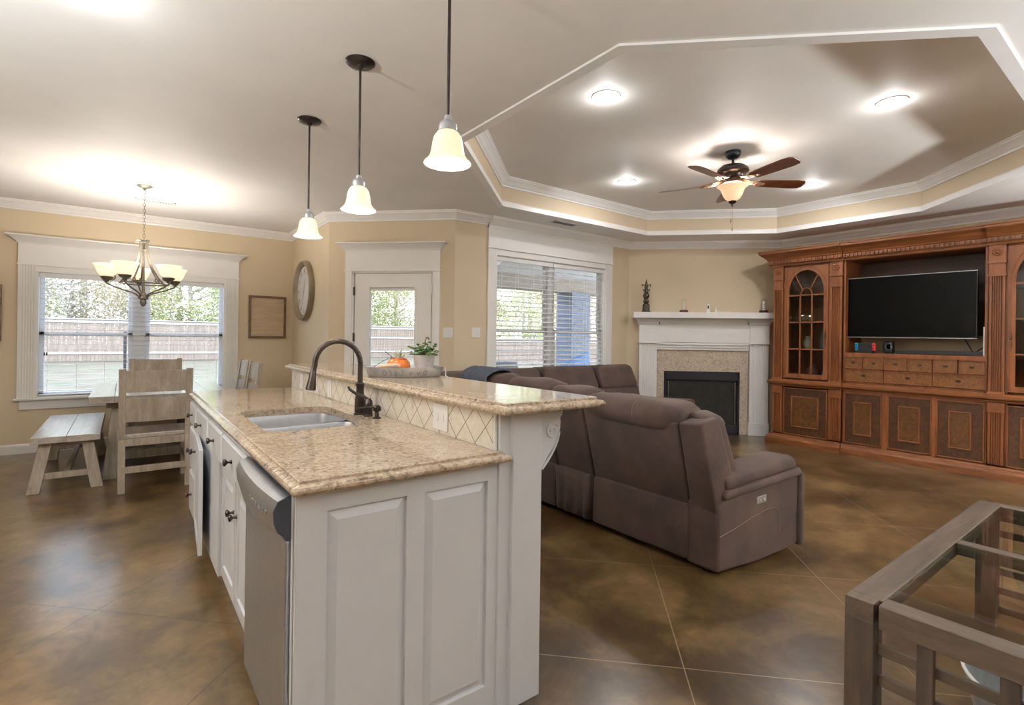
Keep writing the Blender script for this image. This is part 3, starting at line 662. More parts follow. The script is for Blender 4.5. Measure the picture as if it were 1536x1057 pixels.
mb = MB(); mb.lathe([(0, 0), (0.024, 0), (0.024, 0.006), (0.020, 0.010), (0.021, 0.04), (0.0225, 0.055), (0.020, 0.075), (0.010, 0.088), (0, 0.09)], (hx_, hy_, ZT), 18); mb.build('handle_body', MT['bronze'], fa, smooth=True)
mb = MB(); mb.tube([(hx_, hy_, ZT+0.082), (hx_-0.022, hy_+0.010, ZT+0.100), (hx_-0.055, hy_+0.020, ZT+0.112), (hx_-0.085, hy_+0.03, ZT+0.135), (hx_-0.092, hy_+0.032, ZT+0.15)], [0.007, 0.008, 0.008, 0.007, 0.005], 10); mb.build('lever', MT['bronze'], fa, smooth=True)
so = thing('soap_dispenser', (FX+0.02, 2.40, ZT), 'small dark bronze soap pump standing beside the faucet', 'soap pump')
mb = MB(); mb.lathe([(0, 0), (0.021, 0), (0.021, 0.005), (0.010, 0.010), (0.009, 0.03), (0.019, 0.038), (0.020, 0.055), (0.012, 0.064), (0, 0.066)], (FX+0.02, 2.40, ZT), 16); mb.build('pump', MT['bronze'], so, smooth=True)
mb = MB(); mb.tube([(FX+0.02, 2.40, ZT+0.052), (FX-0.02, 2.415, ZT+0.056), (FX-0.07, 2.43, ZT+0.050)], [0.006, 0.0055, 0.0045], 8); mb.build('spout', MT['bronze'], so, smooth=True)

# ------------------------------------------------------------------ tray and plants on the bar
ZB = 1.104
TCX, TCY = 1.285, 2.72
ang = math.atan2(-1.285, 2.72)
tr_ = thing('galvanised_tray', (TCX, TCY, ZB), 'oval galvanised metal tray with worn dark lettering, standing on the bar', 'tray', rz=ang)
mb = MB(); mb.lathe([(0, 0.002), (0.80, 0.002), (0.88, 0.0), (0.905, 0.004), (1.0, 0.050), (1.012, 0.056), (0.99, 0.056), (0.975, 0.048), (0.88, 0.008), (0.0, 0.006)], (0, 0, 0), 48, 'z', 0.222, 0.150); mb.build('oval_pan', MT['galv'], tr_, world=False, smooth=True)
ink = plain('faded_ink', (0.10, 0.10, 0.11), 0.6)
def onrim(a, h, out=0.0015):
    k = 0.905 + (h/0.05)*0.095*1.0; return Vector(((k*0.222+out)*math.cos(a), (k*0.150+out)*math.sin(a), 0.003+h*0.97))
for a0, w_, kind in ((-2.10, 0.10, 'o'), (-1.93, 0.05, 'l'), (-1.80, 0.04, 'l'), (-1.62, 0.02, 'i'), (-1.42, 0.07, 'u'), (-1.22, 0.07, 'u'), (-1.02, 0.09, 'o')):
    mb = MB()
    if kind == 'o': mb.tube([onrim(a0+w_*0.5*math.cos(t_*PI/6), 0.025+0.014*math.sin(t_*PI/6)) for t_ in range(12)], 0.0012, 6, closed=True)
    elif kind in 'li': mb.tube([onrim(a0+0.01*math.sin(t_), 0.008+0.032*t_/5) for t_ in range(6)], 0.0012, 6)
    else: mb.tube([onrim(a0-w_/2+w_*t_/6, 0.012+0.02*abs(t_-3)/3) for t_ in range(7)], 0.0012, 6)
    mb.build('letter', ink, tr_, world=False)
mb = MB(); mb.tube([(0.226, 0.0, 0.05), (0.232, -0.02, 0.03), (0.230, -0.03, 0.005), (0.236, -0.07, 0.002)], 0.003, 8); tag(mb.build('strap', MT['plastic'], tr_, world=False, smooth=True), 'thin white strap hanging from the rim')
def traypt(u, v): return Vector((TCX, TCY, 0)) + Vector((math.cos(ang)*u - math.sin(ang)*v, math.sin(ang)*u + math.cos(ang)*v, 0))
p_ = traypt(-0.035, 0.03)
orange = plain('orange_glaze', (0.78, 0.20, 0.035), 0.3, var=0.15, sc=10, coat=0.3)
op = thing('orange_pot', (p_.x, p_.y, ZB+0.007), 'round orange ceramic pot holding a spiky pale succulent, in the tray', 'flower pot')
mb = MB(); mb.lathe([(0, 0), (0.04, 0), (0.058, 0.02), (0.068, 0.045), (0.064, 0.068), (0.052, 0.084), (0.046, 0.088), (0.047, 0.094), (0.042, 0.094), (0.040, 0.085), (0, 0.082)], (0, 0, 0), 28); mb.build('pot', orange, op, world=False, smooth=True)
succ = plain('pale_succulent', (0.50, 0.55, 0.42), 0.6); mb = MB()
for k in range(16):
    a = k*2.4; l_ = random.uniform(0.05, 0.085); t_ = random.uniform(0.25, 0.9)
    tip = Vector((math.cos(a)*l_*t_, math.sin(a)*l_*t_, 0.084+l_*(1-t_*0.45)))
    mb.tube([(math.cos(a)*0.008, math.sin(a)*0.008, 0.082), (tip*0.6 + Vector((0, 0, 0.084))*0.4), tip], [0.004, 0.0045, 0.0006], 6)
mb.build('spiky_leaves', succ, op, world=False, smooth=True)
p_ = traypt(0.11, 0.015)
bp = thing('bucket_planter', (p_.x, p_.y, ZB+0.007), 'whitewashed metal bucket planter with a trailing green succulent, in the tray', 'flower pot')
mb = MB(); mb.lathe([(0, 0), (0.046, 0), (0.047, 0.004), (0.060, 0.105), (0.064, 0.107), (0.064, 0.113), (0.058, 0.113), (0.055, 0.10), (0, 0.098)], (0, 0, 0), 28); mb.build('bucket', plain('whitewashed_tin', (0.60, 0.56, 0.54), 0.5, 0.2, var=0.12), bp, world=False, smooth=True)
mb = MB(); mb.box(-0.006, 0.006, -0.062, -0.056, 0.078, 0.092, 0.002); mb.build('handle_lug', MT['galv'], bp, world=False)
leafg = plain('jade_green_leaf', (0.05, 0.13, 0.03), 0.45, var=0.5, sc=30); stem = plain('reddish_stem', (0.20, 0.10, 0.07), 0.6)
lm, sm = MB(), MB()
for k in range(26):
    a = random.uniform(0, 2*PI); l_ = random.uniform(0.045, 0.10); up = random.uniform(0.15, 1.0)
    b = Vector((math.cos(a)*0.03*random.random(), math.sin(a)*0.03*random.random(), 0.10)); tip = b + Vector((math.cos(a)*l_*(1.15-up*0.7), math.sin(a)*l_*(1.15-up*0.7), l_*up*0.85))
    sm.tube([b, (b+tip)/2+Vector((0, 0, 0.012)), tip], [0.003, 0.0025, 0.002], 6)
    for j in range(5):
        q_ = b.lerp(tip, 0.35+0.16*j) + Vector((0, 0, 0.008)); r_ = 0.009+0.004*random.random()
        lm.sphere(q_ + Vector((random.uniform(-1, 1), random.uniform(-1, 1), random.uniform(-0.3, 1)))*0.008, r_, random.uniform(0.8, 1.3), random.uniform(0.6, 1), 0.45, 8)
sm.build('stems', stem, bp, world=False); lm.build('leaves', leafg, bp, world=False, smooth=True)
mb = MB(); hk = [(0.0, 0.0, 0.16), (0.005, 0, 0.20), (0.012, 0, 0.215), (0.024, 0, 0.213), (0.03, 0, 0.203)]; mb.tube(hk, [0.004, 0.004, 0.005, 0.005, 0.004], 8); mb.build('curled_shoot', stem, bp, world=False, smooth=True)
p_ = traypt(-0.10, -0.075)
go = thing('driftwood_piece', (p_.x, p_.y, ZB+0.05), 'pale tan tapered driftwood lying across the rim of the tray', 'driftwood', rz=ang)
mb = MB(); mb.tube([(-0.075, 0.01, -0.006), (-0.03, 0, 0.006), (0.02, 0, 0.012), (0.055, 0.0, 0.014), (0.075, 0.0, 0.008)], [0.006, 0.013, 0.014, 0.013, 0.007], 12); mb.build('wood', plain('tan_driftwood', (0.62, 0.44, 0.30), 0.6, var=0.15), go, world=False, smooth=True)
p_ = traypt(-0.14, 0.04)
bb = thing('beaded_twig', (p_.x, p_.y, ZB+0.007), 'thin dark twig with black beads leaning out of the tray left of the orange pot', 'decoration', rz=ang)
mb = MB(); arcs = [[(0.075-0.115*t_/10, 0, 0.02+0.058+0.020-0.062*(t_/10)**1.6 + 0.012*0) for t_ in range(11)], [(0.07-0.045*t_/6, 0.01, 0.098+0.006*t_) for t_ in range(7)]]
arcs[0] += []
for A_ in arcs: mb.tube(A_, 0.0012, 6)
mb.tube([(0.075, 0, 0.098), (0.078, 0.0, 0.0)], 0.0015, 6); mb.build('twig', MT['black'], bb, world=False)
for A_ in arcs:
    for q_ in A_[1::2]: MB().sphere(q_, 0.0036, seg=8).build('bead', MT['black'], bb, world=False, smooth=True)

# ------------------------------------------------------------------ pendants
def bell_prof(): return [(0.030, 0.118), (0.040, 0.112), (0.052, 0.095), (0.058, 0.070), (0.061, 0.045), (0.066, 0.025), (0.078, 0.008), (0.088, 0.0), (0.090, -0.004), (0.086, -0.004), (0.074, 0.006), (0.062, 0.024), (0.057, 0.045), (0.054, 0.07), (0.048, 0.093), (0.036, 0.109), (0.0, 0.112)]
PL = [(1.70, 'nearest the camera over the bar'), (2.62, 'middle of the three over the bar'), (3.535, 'farthest from the camera, by the dining table')]
src = None
for y, txt in PL:
    lab = 'bell-shaped glass pendant lamp on a dark rod, ' + txt
    if src is None:
        e = thing('pendant_light', (0.966, y, CZ), lab, 'pendant lamp', 'pendant lamps over the bar'); src = e; z0 = 1.985-CZ
        mb = MB(); mb.lathe([(0, 0), (0.075, 0), (0.075, -0.006), (0.066, -0.014), (0.02, -0.022), (0.012, -0.034), (0, -0.034)], (0, 0, -0.0005), 28); mb.build('canopy', MT['bronze'], e, world=False, smooth=True)
        mb = MB(); mb.tube([(0, 0, -0.03), (0, 0, z0+0.175)], 0.0062, 10); mb.build('rod', MT['bronze'], e, world=False, smooth=True)
        mb = MB(); mb.lathe([(0, 0.178), (0.012, 0.176), (0.016, 0.160), (0.030, 0.150), (0.034, 0.138), (0.036, 0.118), (0.030, 0.112), (0, 0.112)], (0, 0, z0), 24); mb.build('socket_cap', MT['galv'], e, world=False, smooth=True)
        mb = MB(); mb.lathe(bell_prof(), (0, 0, z0), 32); mb.build('shade', MT['shade'], e, world=False, smooth='full')
        MB().sphere((0, 0, z0+0.055), 0.026).build('bulb', MT['bulb'], e, world=False, smooth='full')
        lamp('POINT', (0, 0, z0-0.02), 3.2, (1, 0.92, 0.82), 0.05, e)
    else:
        e = dup(src); e.location = (0.966, y, CZ); e['label'] = lab

# ------------------------------------------------------------------ downlights
def can(x, y, z, label, power, group, col=(0.97, 0.98, 1.0), pt=0.045):
    e = thing('recessed_downlight', (x, y, z), label, 'ceiling light', group)
    mb = MB(); mb.lathe([(0.098, 0), (0.098, -0.005), (0.090, -0.008), (0.074, -0.004), (0.070, -0.001), (0.070, 0), (0.098, 0)], (0, 0, -0.0005), 32); mb.build('trim_ring', MT['trim'], e, world=False, smooth=True)
    mb = MB(); mb.lathe([(0, -0.003), (0.072, -0.003), (0.072, -0.0005), (0, -0.0005)], (0, 0, 0), 28); mb.build('lens', MT['canlit'], e, world=False)
    lamp('AREA', (0, 0, -0.012), power, col, 0.13, e); lamp('POINT', (0, 0, -0.08), pt*26, col, 0.055, e)
G1 = 'downlights in the tray ceiling'
can(2.71, 2.53, 3.05, 'round recessed downlight in the tray ceiling nearest the pendant lamps', 5.5, G1)
can(4.36, 1.32, 3.05, 'round recessed downlight in the tray ceiling at the right, nearest the camera side', 5.5, G1)
can(4.36, 3.75, 3.05, 'round recessed downlight in the tray ceiling left of the fan, toward the window', 5.5, G1)
can(6.03, 2.56, 3.05, 'round recessed downlight in the tray ceiling beyond the fan blades, toward the wall unit', 5.5, G1)
G2 = 'downlights in the kitchen ceiling'
can(-0.135, 2.74, CZ, 'round recessed downlight cut by the top edge of the photo, in the kitchen ceiling', 5, G2, (0.97, 0.98, 1.0))
for x, y in ((-1.7, 2.74),):  # extra downlight added out of view for more brightness
    can(x, y, CZ, 'added unseen recessed downlight in the kitchen ceiling, giving extra brightness', 5, G2, (0.97, 0.98, 1.0))

# ------------------------------------------------------------------ added bowl uplights, unseen, to brighten the ceiling
e = thing('added_bowl_uplight', (-2.3, 1.6, CZ), 'added unseen bowl uplight hanging in the kitchen left of the camera, brightening the ceiling', 'pendant lamp')
mb = MB(); mb.lathe([(0, 0), (0.07, 0), (0.06, -0.02), (0, -0.03)], (0, 0, -0.0005), 24); mb.tube([(0, 0, -0.02), (0, 0, -0.95)], 0.006, 8); mb.build('rod', MT['bronze'], e, world=False, smooth=True)
BOWL = [(0, -0.16), (0.10, -0.14), (0.20, -0.08), (0.26, 0.0), (0.255, 0.0), (0.19, -0.07), (0.10, -0.12), (0, -0.14)]
mb = MB(); mb.lathe(BOWL, (0, 0, -0.92), 36); mb.build('bowl', MT['shade'], e, world=False, smooth='full')
l_ = lamp('AREA', (0, 0, -0.95), UP*0.58, (0.90, 0.955, 1.0), 0.40, e); l_.rotation_euler = (PI, 0, 0)
for (x, y), lab, pw_ in (((0.9, -1.9), 'added unseen bowl uplight on a pole, on the kitchen side behind the camera', 0.13), ((3.3, -1.8), 'added unseen bowl uplight on a pole, in the living area behind the camera', 0.26), ((5.9, -1.6), 'added unseen bowl uplight on a pole, near the wall unit outside the view', 0.50)):
    e = thing('added_floor_uplight', (x, y, 0), lab, 'added fill light')  # stands added out of view to throw light up at the ceiling
    mb = MB(); mb.lathe([(0, 0), (0.15, 0), (0.15, 0.012), (0.03, 0.03), (0, 0.03)], (0, 0, 0), 28); mb.build('base', MT['bronze'], e, world=False, smooth=True)
    mb = MB(); mb.tube([(0, 0, 0.02), (0, 0, 1.66)], 0.012, 10); mb.build('pole', MT['bronze'], e, world=False, smooth=True)
    mb = MB(); mb.lathe(BOWL, (0, 0, 1.80), 36); mb.build('bowl', MT['shade'], e, world=False, smooth='full')
    l_ = lamp('AREA', (0, 0, 1.77), UP*pw_, (0.90, 0.955, 1.0), 0.40, e); l_.rotation_euler = (PI, 0, 0)
# ------------------------------------------------------------------ ceiling fan
fn = thing('ceiling_fan', (4.41, 2.55, 3.05), 'five-blade ceiling fan with reddish wood blades and a lit amber glass bowl', 'ceiling fan')
mb = MB(); mb.lathe([(0, 0), (0.066, 0), (0.068, -0.02), (0.060, -0.045), (0.040, -0.062), (0, -0.064)], (0, 0, -0.0005), 24); mb.build('canopy', MT['darkmetal'], fn, world=False, smooth=True)
mb = MB(); mb.tube([(0, 0, -0.06), (0, 0, -0.13)], 0.012, 10); mb.build('down_rod', MT['darkmetal'], fn, world=False, smooth=True)
mb = MB(); mb.lathe([(0, -0.118), (0.05, -0.12), (0.10, -0.135), (0.132, -0.160), (0.138, -0.185), (0.125, -0.20), (0.085, -0.212), (0.075, -0.24), (0, -0.242)], (0, 0, 0), 28); mb.build('motor', MT['bronze'], fn, world=False, smooth=True)
gold = plain('antique_gold', (0.30, 0.19, 0.12), 0.4, 0.6, var=0.3, sc=30)
mb = MB(); mb.lathe([(0, -0.24), (0.05, -0.24), (0.055, -0.26), (0.09, -0.275), (0.10, -0.29), (0.10, -0.297), (0, -0.297)], (0, 0, 0), 24); mb.build('light_fitter', gold, fn, world=False, smooth=True)
mb = MB(); mb.lathe([(0.014, -0.452), (0.035, -0.448), (0.065, -0.425), (0.085, -0.39), (0.100, -0.345), (0.120, -0.322), (0.135, -0.314), (0.131, -0.310), (0.112, -0.321), (0.094, -0.345), (0.078, -0.392), (0.058, -0.42), (0.030, -0.441), (0.014, -0.445)], (0, 0, 0), 32); mb.build('glass_bowl', MT['bowl'], fn, world=False, smooth='full')
mb = MB(); mb.lathe([(0, -0.437), (0.02, -0.443), (0.036, -0.452), (0.028, -0.468), (0.010, -0.478), (0.008, -0.495), (0, -0.502)], (0, 0, 0), 20); mb.build('finial', MT['bronze'], fn, world=False, smooth=True)
for a, l_ in ((0.4, 0.68), (2.4, 0.61)):
    x, y = 0.012*math.cos(a), 0.012*math.sin(a); mb = MB(); mb.tube([(x, y, -0.46), (x, y, -l_)], 0.0012, 6); mb.lathe([(0, 0), (0.004, 0.003), (0.007, 0.02), (0.003, 0.04), (0, 0.042)], (x, y, -l_-0.04), 10); mb.build('pull_chain', gold, fn, world=False)
for k in range(5):
    a = R(-33.5+72*k); T = Matrix.Rotation(a, 4, 'Z') @ Matrix.Translation((0, 0, -0.28)) @ Matrix.Rotation(R(-13), 4, 'X')
    mb = MB(T); poly = [(0.225, -0.052), (0.30, -0.060), (0.58, -0.070), (0.645, -0.062), (0.668, -0.035), (0.668, 0.035), (0.645, 0.062), (0.58, 0.070), (0.30, 0.060), (0.225, 0.052)]
    mb.prism(poly, -0.003, 0.004); bl = mb.build('blade', MT['blade'], fn, world=False, bev=0.0015)
    mb = MB(Matrix.Rotation(a, 4, 'Z') @ Matrix.Translation((0, 0, -0.278)))
    for s_ in (-1, 0, 1):
        mb.tube([(0.085, s_*0.015, 0.035), (0.13, s_*0.028, 0.012), (0.18, s_*0.038, 0.0), (0.235, s_*0.03, -0.004), (0.29, s_*0.012, -0.010)], [0.009, 0.008, 0.008, 0.007, 0.006], 8)
    mb.tube([(0.16, -0.045, 0.002), (0.19, 0, -0.006), (0.16, 0.045, 0.002)], 0.006, 8); mb.build('blade_arm', gold, bl, world=False, smooth=True)
for a in (0.5, 2.6, 4.7): MB().sphere((0.045*math.cos(a), 0.045*math.sin(a), -0.345), 0.022).build('bulb', MT['bulb'], fn, world=False, smooth='full')
lamp('POINT', (0, 0, -0.33), 58, (1, 0.95, 0.92), 0.09, fn)

# ceiling registers
def register(x, y, l_, w_, label, rz=0):
    e = thing('ceiling_register', (x, y, CZ), label, 'air vent', rz=rz); mb = MB()
    for a in ((-l_/2, l_/2, -w_/2, -w_/2+0.018), (-l_/2, l_/2, w_/2-0.018, w_/2), (-l_/2, -l_/2+0.018, -w_/2, w_/2), (l_/2-0.018, l_/2, -w_/2, w_/2)): mb.box(*a, -0.007, -0.0005)
    mb.build('frame', MT['trim'], e, world=False)
    mb = MB(); n = 14
    for k in range(n):
        x_ = -l_/2+0.022 + (l_-0.044)*k/(n-1); mb.hexa([(x_-0.008, -w_/2+0.018, -0.006), (x_-0.007, -w_/2+0.018, -0.006), (x_-0.007, w_/2-0.018, -0.006), (x_-0.008, w_/2-0.018, -0.006), (x_+0.006, -w_/2+0.018, -0.001), (x_+0.007, -w_/2+0.018, -0.001), (x_+0.007, w_/2-0.018, -0.001), (x_+0.006, w_/2-0.018, -0.001)])
    mb.build('louvres', MT['trim'], e, world=False)
    MB().box(-l_/2+0.01, l_/2-0.01, -w_/2+0.01, w_/2-0.01, -0.001, -0.0005).build('duct_opening', MT['galv'], e, world=False)
register(4.32, 4.70, 0.40, 0.14, 'white rectangular air register in the ceiling strip above the living window')
register(0.26, 6.77, 0.36, 0.13, 'white air register in the dining ceiling behind the chandelier chain')

# ------------------------------------------------------------------ chandelier
ch = thing('chandelier', (0.148, 6.12, CZ), 'five-light brushed metal chandelier with scrolled arms and frosted cups over the dining table', 'chandelier')
mb = MB(); mb.lathe([(0, 0), (0.065, 0), (0.066, -0.005), (0.05, -0.014), (0.018, -0.024), (0.01, -0.04), (0, -0.04)], (0, 0, -0.0005), 24); mb.build('canopy', MT['nickel'], ch, world=False, smooth=True)
mb = MB(); z = -0.045; k = 0
while z > -0.515:
    a = R(90*(k % 2)); pts = [(0.010*math.cos(t_)*math.cos(a), 0.010*math.cos(t_)*math.sin(a), z-0.016+0.019*math.sin(t_)) for t_ in [2*PI*i/10 for i in range(10)]]
    mb.tube(pts, 0.0022, 6, closed=True); z -= 0.030; k += 1
tag(mb.build('chain', MT['nickel'], ch, world=False, smooth=True), 'linked hanging chain')
mb = MB(); mb.lathe([(0, -0.52), (0.012, -0.525), (0.03, -0.535), (0.032, -0.545), (0.014, -0.555), (0.010, -0.60), (0.018, -0.615), (0.010, -0.63), (0.008, -0.78), (0.012, -1.02), (0.03, -1.05), (0.042, -1.07), (0.040, -1.09), (0.022, -1.10), (0.028, -1.125), (0.016, -1.155), (0, -1.17)], (0, 0, 0), 20); mb.build('column', MT['nickel'], ch, world=False, smooth=True)
mb = MB(); mb.tube([(0.185*math.cos(2*PI*i/40), 0.185*math.sin(2*PI*i/40), -0.945) for i in range(40)], 0.006, 8, closed=True); mb.build('ring', MT['nickel'], ch, world=False, smooth=True)
for k in range(5):
    T = Matrix.Rotation(R(24+72*k), 4, 'Z')
    mb = MB(T); mb.tube([(0.012, 0, -0.540), (0.028, 0, -0.525), (0.062, 0, -0.528), (0.068, 0, -0.545), (0.045, 0, -0.552)], 0.0045, 8)
    mb.tube([(0.03, 0, -0.535), (0.035, 0, -0.62), (0.048, 0, -0.70), (0.085, 0, -0.80), (0.135, 0, -0.88), (0.185, 0, -0.945)], 0.007, 8); mb.build('strap', MT['nickel'], ch, world=False, smooth=True)
    mb = MB(T); pts = [(0.03, 0, -1.075), (0.06, 0, -1.045), (0.12, 0, -1.02), (0.20, 0, -0.995), (0.285, 0, -0.955), (0.318, 0, -0.915), (0.315, 0, -0.875), (0.285, 0, -0.855)]
    mb.tube(pts, 0.0075, 8)
    sp = [(0.255+ (0.045-0.0017*i)*math.cos(R(20+28*i)), 0, -0.895 + (0.040-0.0016*i)*math.sin(R(20+28*i))) for i in range(18)]
    mb.tube([(0.315, 0, -0.895)] + sp, 0.006, 8)
    mb.tube([(0.185, 0, -0.945), (0.165, 0, -0.905), (0.135, 0, -0.900), (0.13, 0, -0.925), (0.15, 0, -0.93)], 0.0055, 8)
    ar = mb.build('arm', MT['nickel'], ch, world=False, smooth=True)
    mb = MB(T); mb.lathe([(0, -0.945), (0.014, -0.94), (0.02, -0.925), (0.045, -0.908), (0.052, -0.895), (0.05, -0.89), (0, -0.89)], (0.285, 0, 0.0), 20); mb.build('cup_holder', MT['nickel'], ch, world=False, smooth=True)
    mb = MB(T); mb.lathe([(0, -0.888), (0.045, -0.888), (0.062, -0.875), (0.078, -0.845), (0.090, -0.808), (0.102, -0.785), (0.108, -0.776), (0.104, -0.774), (0.096, -0.784), (0.085, -0.808), (0.073, -0.845), (0.055, -0.872), (0, -0.878)], (0.285, 0, 0), 28); mb.build('glass_cup', MT['cup'], ch, world=False, smooth='full')
    MB(T).sphere((0.285, 0, -0.83), 0.026).build('bulb', MT['bulb'], ch, world=False, smooth='full')
    p_ = T @ Vector((0.285, 0, -0.79)); lamp('POINT', p_, 6.2, (1, 0.93, 0.84), 0.04, ch)

# ------------------------------------------------------------------ dining furniture
dt = thing('dining_table', (0.31, 6.63, 0), 'whitewashed wooden dining table with a thick plank top and trestle legs', 'table')
mb = MB(); w_ = (0.86+0.24)/6
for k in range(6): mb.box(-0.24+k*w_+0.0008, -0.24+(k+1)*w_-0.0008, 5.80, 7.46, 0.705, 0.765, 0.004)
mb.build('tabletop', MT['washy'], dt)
MB().box(-0.12, 0.74, 5.98, 7.28, 0.64, 0.704).build('apron', MT['wash'], dt)
for yy in (6.00, 7.22):
    for s_ in (-1, 1):
        xm = 0.31 + s_*0.33; xb = 0.31 + s_*0.40
        mb = MB(); mb.hexa([(xb-0.05, yy-0.05-0.05*(1 if yy < 6.5 else -1), 0), (xb+0.05, yy-0.05-0.05*(1 if yy < 6.5 else -1), 0), (xb+0.05, yy+0.05-0.05*(1 if yy < 6.5 else -1), 0), (xb-0.05, yy+0.05-0.05*(1 if yy < 6.5 else -1), 0),
                            (xm-0.06, yy-0.05, 0.64), (xm+0.06, yy-0.05, 0.64), (xm+0.06, yy+0.05, 0.64), (xm-0.06, yy+0.05, 0.64)])
        mb.build('leg', MT['wash'], dt, bev=0.005)
    mb = MB(); mb.box(0.31-0.34, 0.31+0.34, yy-0.04, yy+0.04, 0.16, 0.24); mb.build('stretcher', MT['wash'], dt, bev=0.004)
mb = MB(); mb.box(0.27, 0.35, 6.0, 7.22, 0.16, 0.23); mb.build('stretcher', MT['wash'], dt, bev=0.004)
# bench
bn = thing('dining_bench', (-0.37, 6.44, 0), 'whitewashed wooden bench with splayed legs on the left side of the dining table', 'bench')
mb = MB(); 
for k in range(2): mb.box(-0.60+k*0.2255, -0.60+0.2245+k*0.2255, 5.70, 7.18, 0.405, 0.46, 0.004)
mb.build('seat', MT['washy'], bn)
for y0, sy in ((5.80, -1), (7.08, 1)):
    for sx in (-1, 1):
        xt, xb = -0.375+sx*0.135, -0.375+sx*0.205; yb = y0+sy*0.075
        mb = MB(); mb.hexa([(xb-0.042, yb-0.03, 0), (xb+0.042, yb-0.03, 0), (xb+0.042, yb+0.03, 0), (xb-0.042, yb+0.03, 0), (xt-0.042, y0-0.03, 0.405), (xt+0.042, y0-0.03, 0.405), (xt+0.042, y0+0.03, 0.405), (xt-0.042, y0+0.03, 0.405)]); mb.build('leg', MT['wash'], bn, bev=0.004)
    MB().box(-0.375-0.155, -0.375+0.155, y0-0.018, y0+0.018, 0.365, 0.404).build('seat_rail', MT['wash'], bn, bev=0.003)
    yq = y0+sy*0.05; MB().box(-0.375-0.165, -0.375+0.165, yq-0.018, yq+0.018, 0.105, 0.155).build('stretcher', MT['wash'], bn, bev=0.003)
MB().box(-0.395, -0.355, 5.80, 7.08, 0.115, 0.15).build('stretcher', MT['wash'], bn, bev=0.003)
# chairs: front toward +y, back at -y
def make_chair(label):
    e = thing('dining_chair', (0, 0, 0), label, 'chair', 'whitewashed chairs around the dining table'); W2 = 0.235
    def post(s_):
        mb = MB(); x0, x1 = (s_*W2-0.025, s_*W2+0.025) if s_ < 0 else (s_*W2-0.025, s_*W2+0.025)
        mb.hexa([(x0, -0.275, 0), (x1, -0.275, 0), (x1, -0.215, 0), (x0, -0.215, 0), (x0, -0.235, 0.44), (x1, -0.235, 0.44), (x1, -0.19, 0.44), (x0, -0.19, 0.44)])
        mb.hexa([(x0, -0.235, 0.44), (x1, -0.235, 0.44), (x1, -0.19, 0.44), (x0, -0.19, 0.44), (x0, -0.315, 1.03), (x1, -0.315, 1.03), (x1, -0.275, 1.03), (x0, -0.275, 1.03)]); return mb
    for s_ in (-1, 1): post(s_).build('back_post', MT['wash'], e, world=False, bev=0.003)
    for s_ in (-1, 1): MB().box(s_*W2-0.024, s_*W2+0.024, 0.19, 0.238, 0, 0.44).build('leg', MT['wash'], e, world=False, bev=0.003)
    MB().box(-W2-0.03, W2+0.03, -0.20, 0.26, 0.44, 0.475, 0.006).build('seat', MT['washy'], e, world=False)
    mb = MB(); mb.box(-W2, W2, -0.225, -0.20, 0.38, 0.44); mb.box(-W2, W2, 0.20, 0.225, 0.38, 0.44); mb.box(-W2-0.012, -W2+0.012, -0.2, 0.2, 0.38, 0.44); mb.box(W2-0.012, W2+0.012, -0.2, 0.2, 0.38, 0.44); mb.build('seat_frame', MT['wash'], e, world=False)
    def slat(z0, z1):
        mb = MB(); y0 = -0.213-(z0-0.44)*0.139; y1 = -0.213-(z1-0.44)*0.139; n = 8
        for k in range(n):
            xa, xb = -W2+0.02+(2*W2-0.04)*k/n, -W2+0.02+(2*W2-0.04)*(k+1)/n
            ca, cb = [-0.02*(1-((x/(W2))**2)) for x in (xa, xb)]
            mb.hexa([(xa, y0+ca-0.012, z0), (xb, y0+cb-0.012, z0), (xb, y0+cb+0.012, z0), (xa, y0+ca+0.012, z0), (xa, y1+ca-0.012, z1), (xb, y1+cb-0.012, z1), (xb, y1+cb+0.012, z1), (xa, y1+ca+0.012, z1)])
        return mb
    slat(0.835, 1.018).build('back_slat', MT['wash'], e, world=False); slat(0.585, 0.785).build('back_slat', MT['wash'], e, world=False)
    MB().box(-W2, W2, -0.262, -0.238, 0.16, 0.215).build('stretcher', MT['wash'], e, world=False, bev=0.003)
    for s_ in (-1, 1): MB().box(s_*W2-0.012, s_*W2+0.012, -0.24, 0.21, 0.20, 0.245).build('stretcher', MT['wash'], e, world=False, bev=0.003)
    return e
c0 = make_chair('whitewashed chair at the near end of the table, its two-slat back turned to the camera'); c0.location = (0.232, 5.60, 0)
for x, y, rz, lab in ((0.315, 7.18, PI, 'whitewashed chair at the far end of the table, its top rail showing against the window'),
                      (0.88, 6.25, PI/2, 'whitewashed chair on the right side of the table, the one nearer the camera'),
                      (0.88, 6.86, PI/2, 'whitewashed chair on the right side of the table, the one nearer the window')):
    c = dup(c0); c.location = (x, y, 0); c.rotation_euler = (0, 0, rz); c['label'] = lab
# pictures
def picture(x0, x1, z0, z1, label, T=TD):
    e = thing('framed_picture', T @ Vector(((x0+x1)/2, z0, 0)), label, 'picture'); w = 0.028
    mb = MB(T)
    for a in ((x0, x1, z0, z0+w), (x0, x1, z1-w, z1), (x0, x0+w, z0+w, z1-w), (x1-w, x1, z0+w, z1-w)): hx(mb, *a, 0.001, 0.030)
    mb.build('frame', woodm('picture_frame_wood', (0.10, 0.055, 0.025), (0.22, 0.13, 0.07)), e)
    mb = MB(T); n = 5
    for k in range(n): hx(mb, x0+w, x1-w, z0+w+(z1-z0-2*w)*k/n+0.0008, z0+w+(z1-z0-2*w)*(k+1)/n-0.0008, 0.001, 0.014)
    mb.build('plank_panel', woodm('pale_plank', (0.46, 0.33, 0.20), (0.66, 0.52, 0.36), (1, 9, 9), 3.0, 0.6), e)
picture(1.345, 1.815, 1.285, 1.86, 'square framed pale plank art between the dining window and the clock corner')
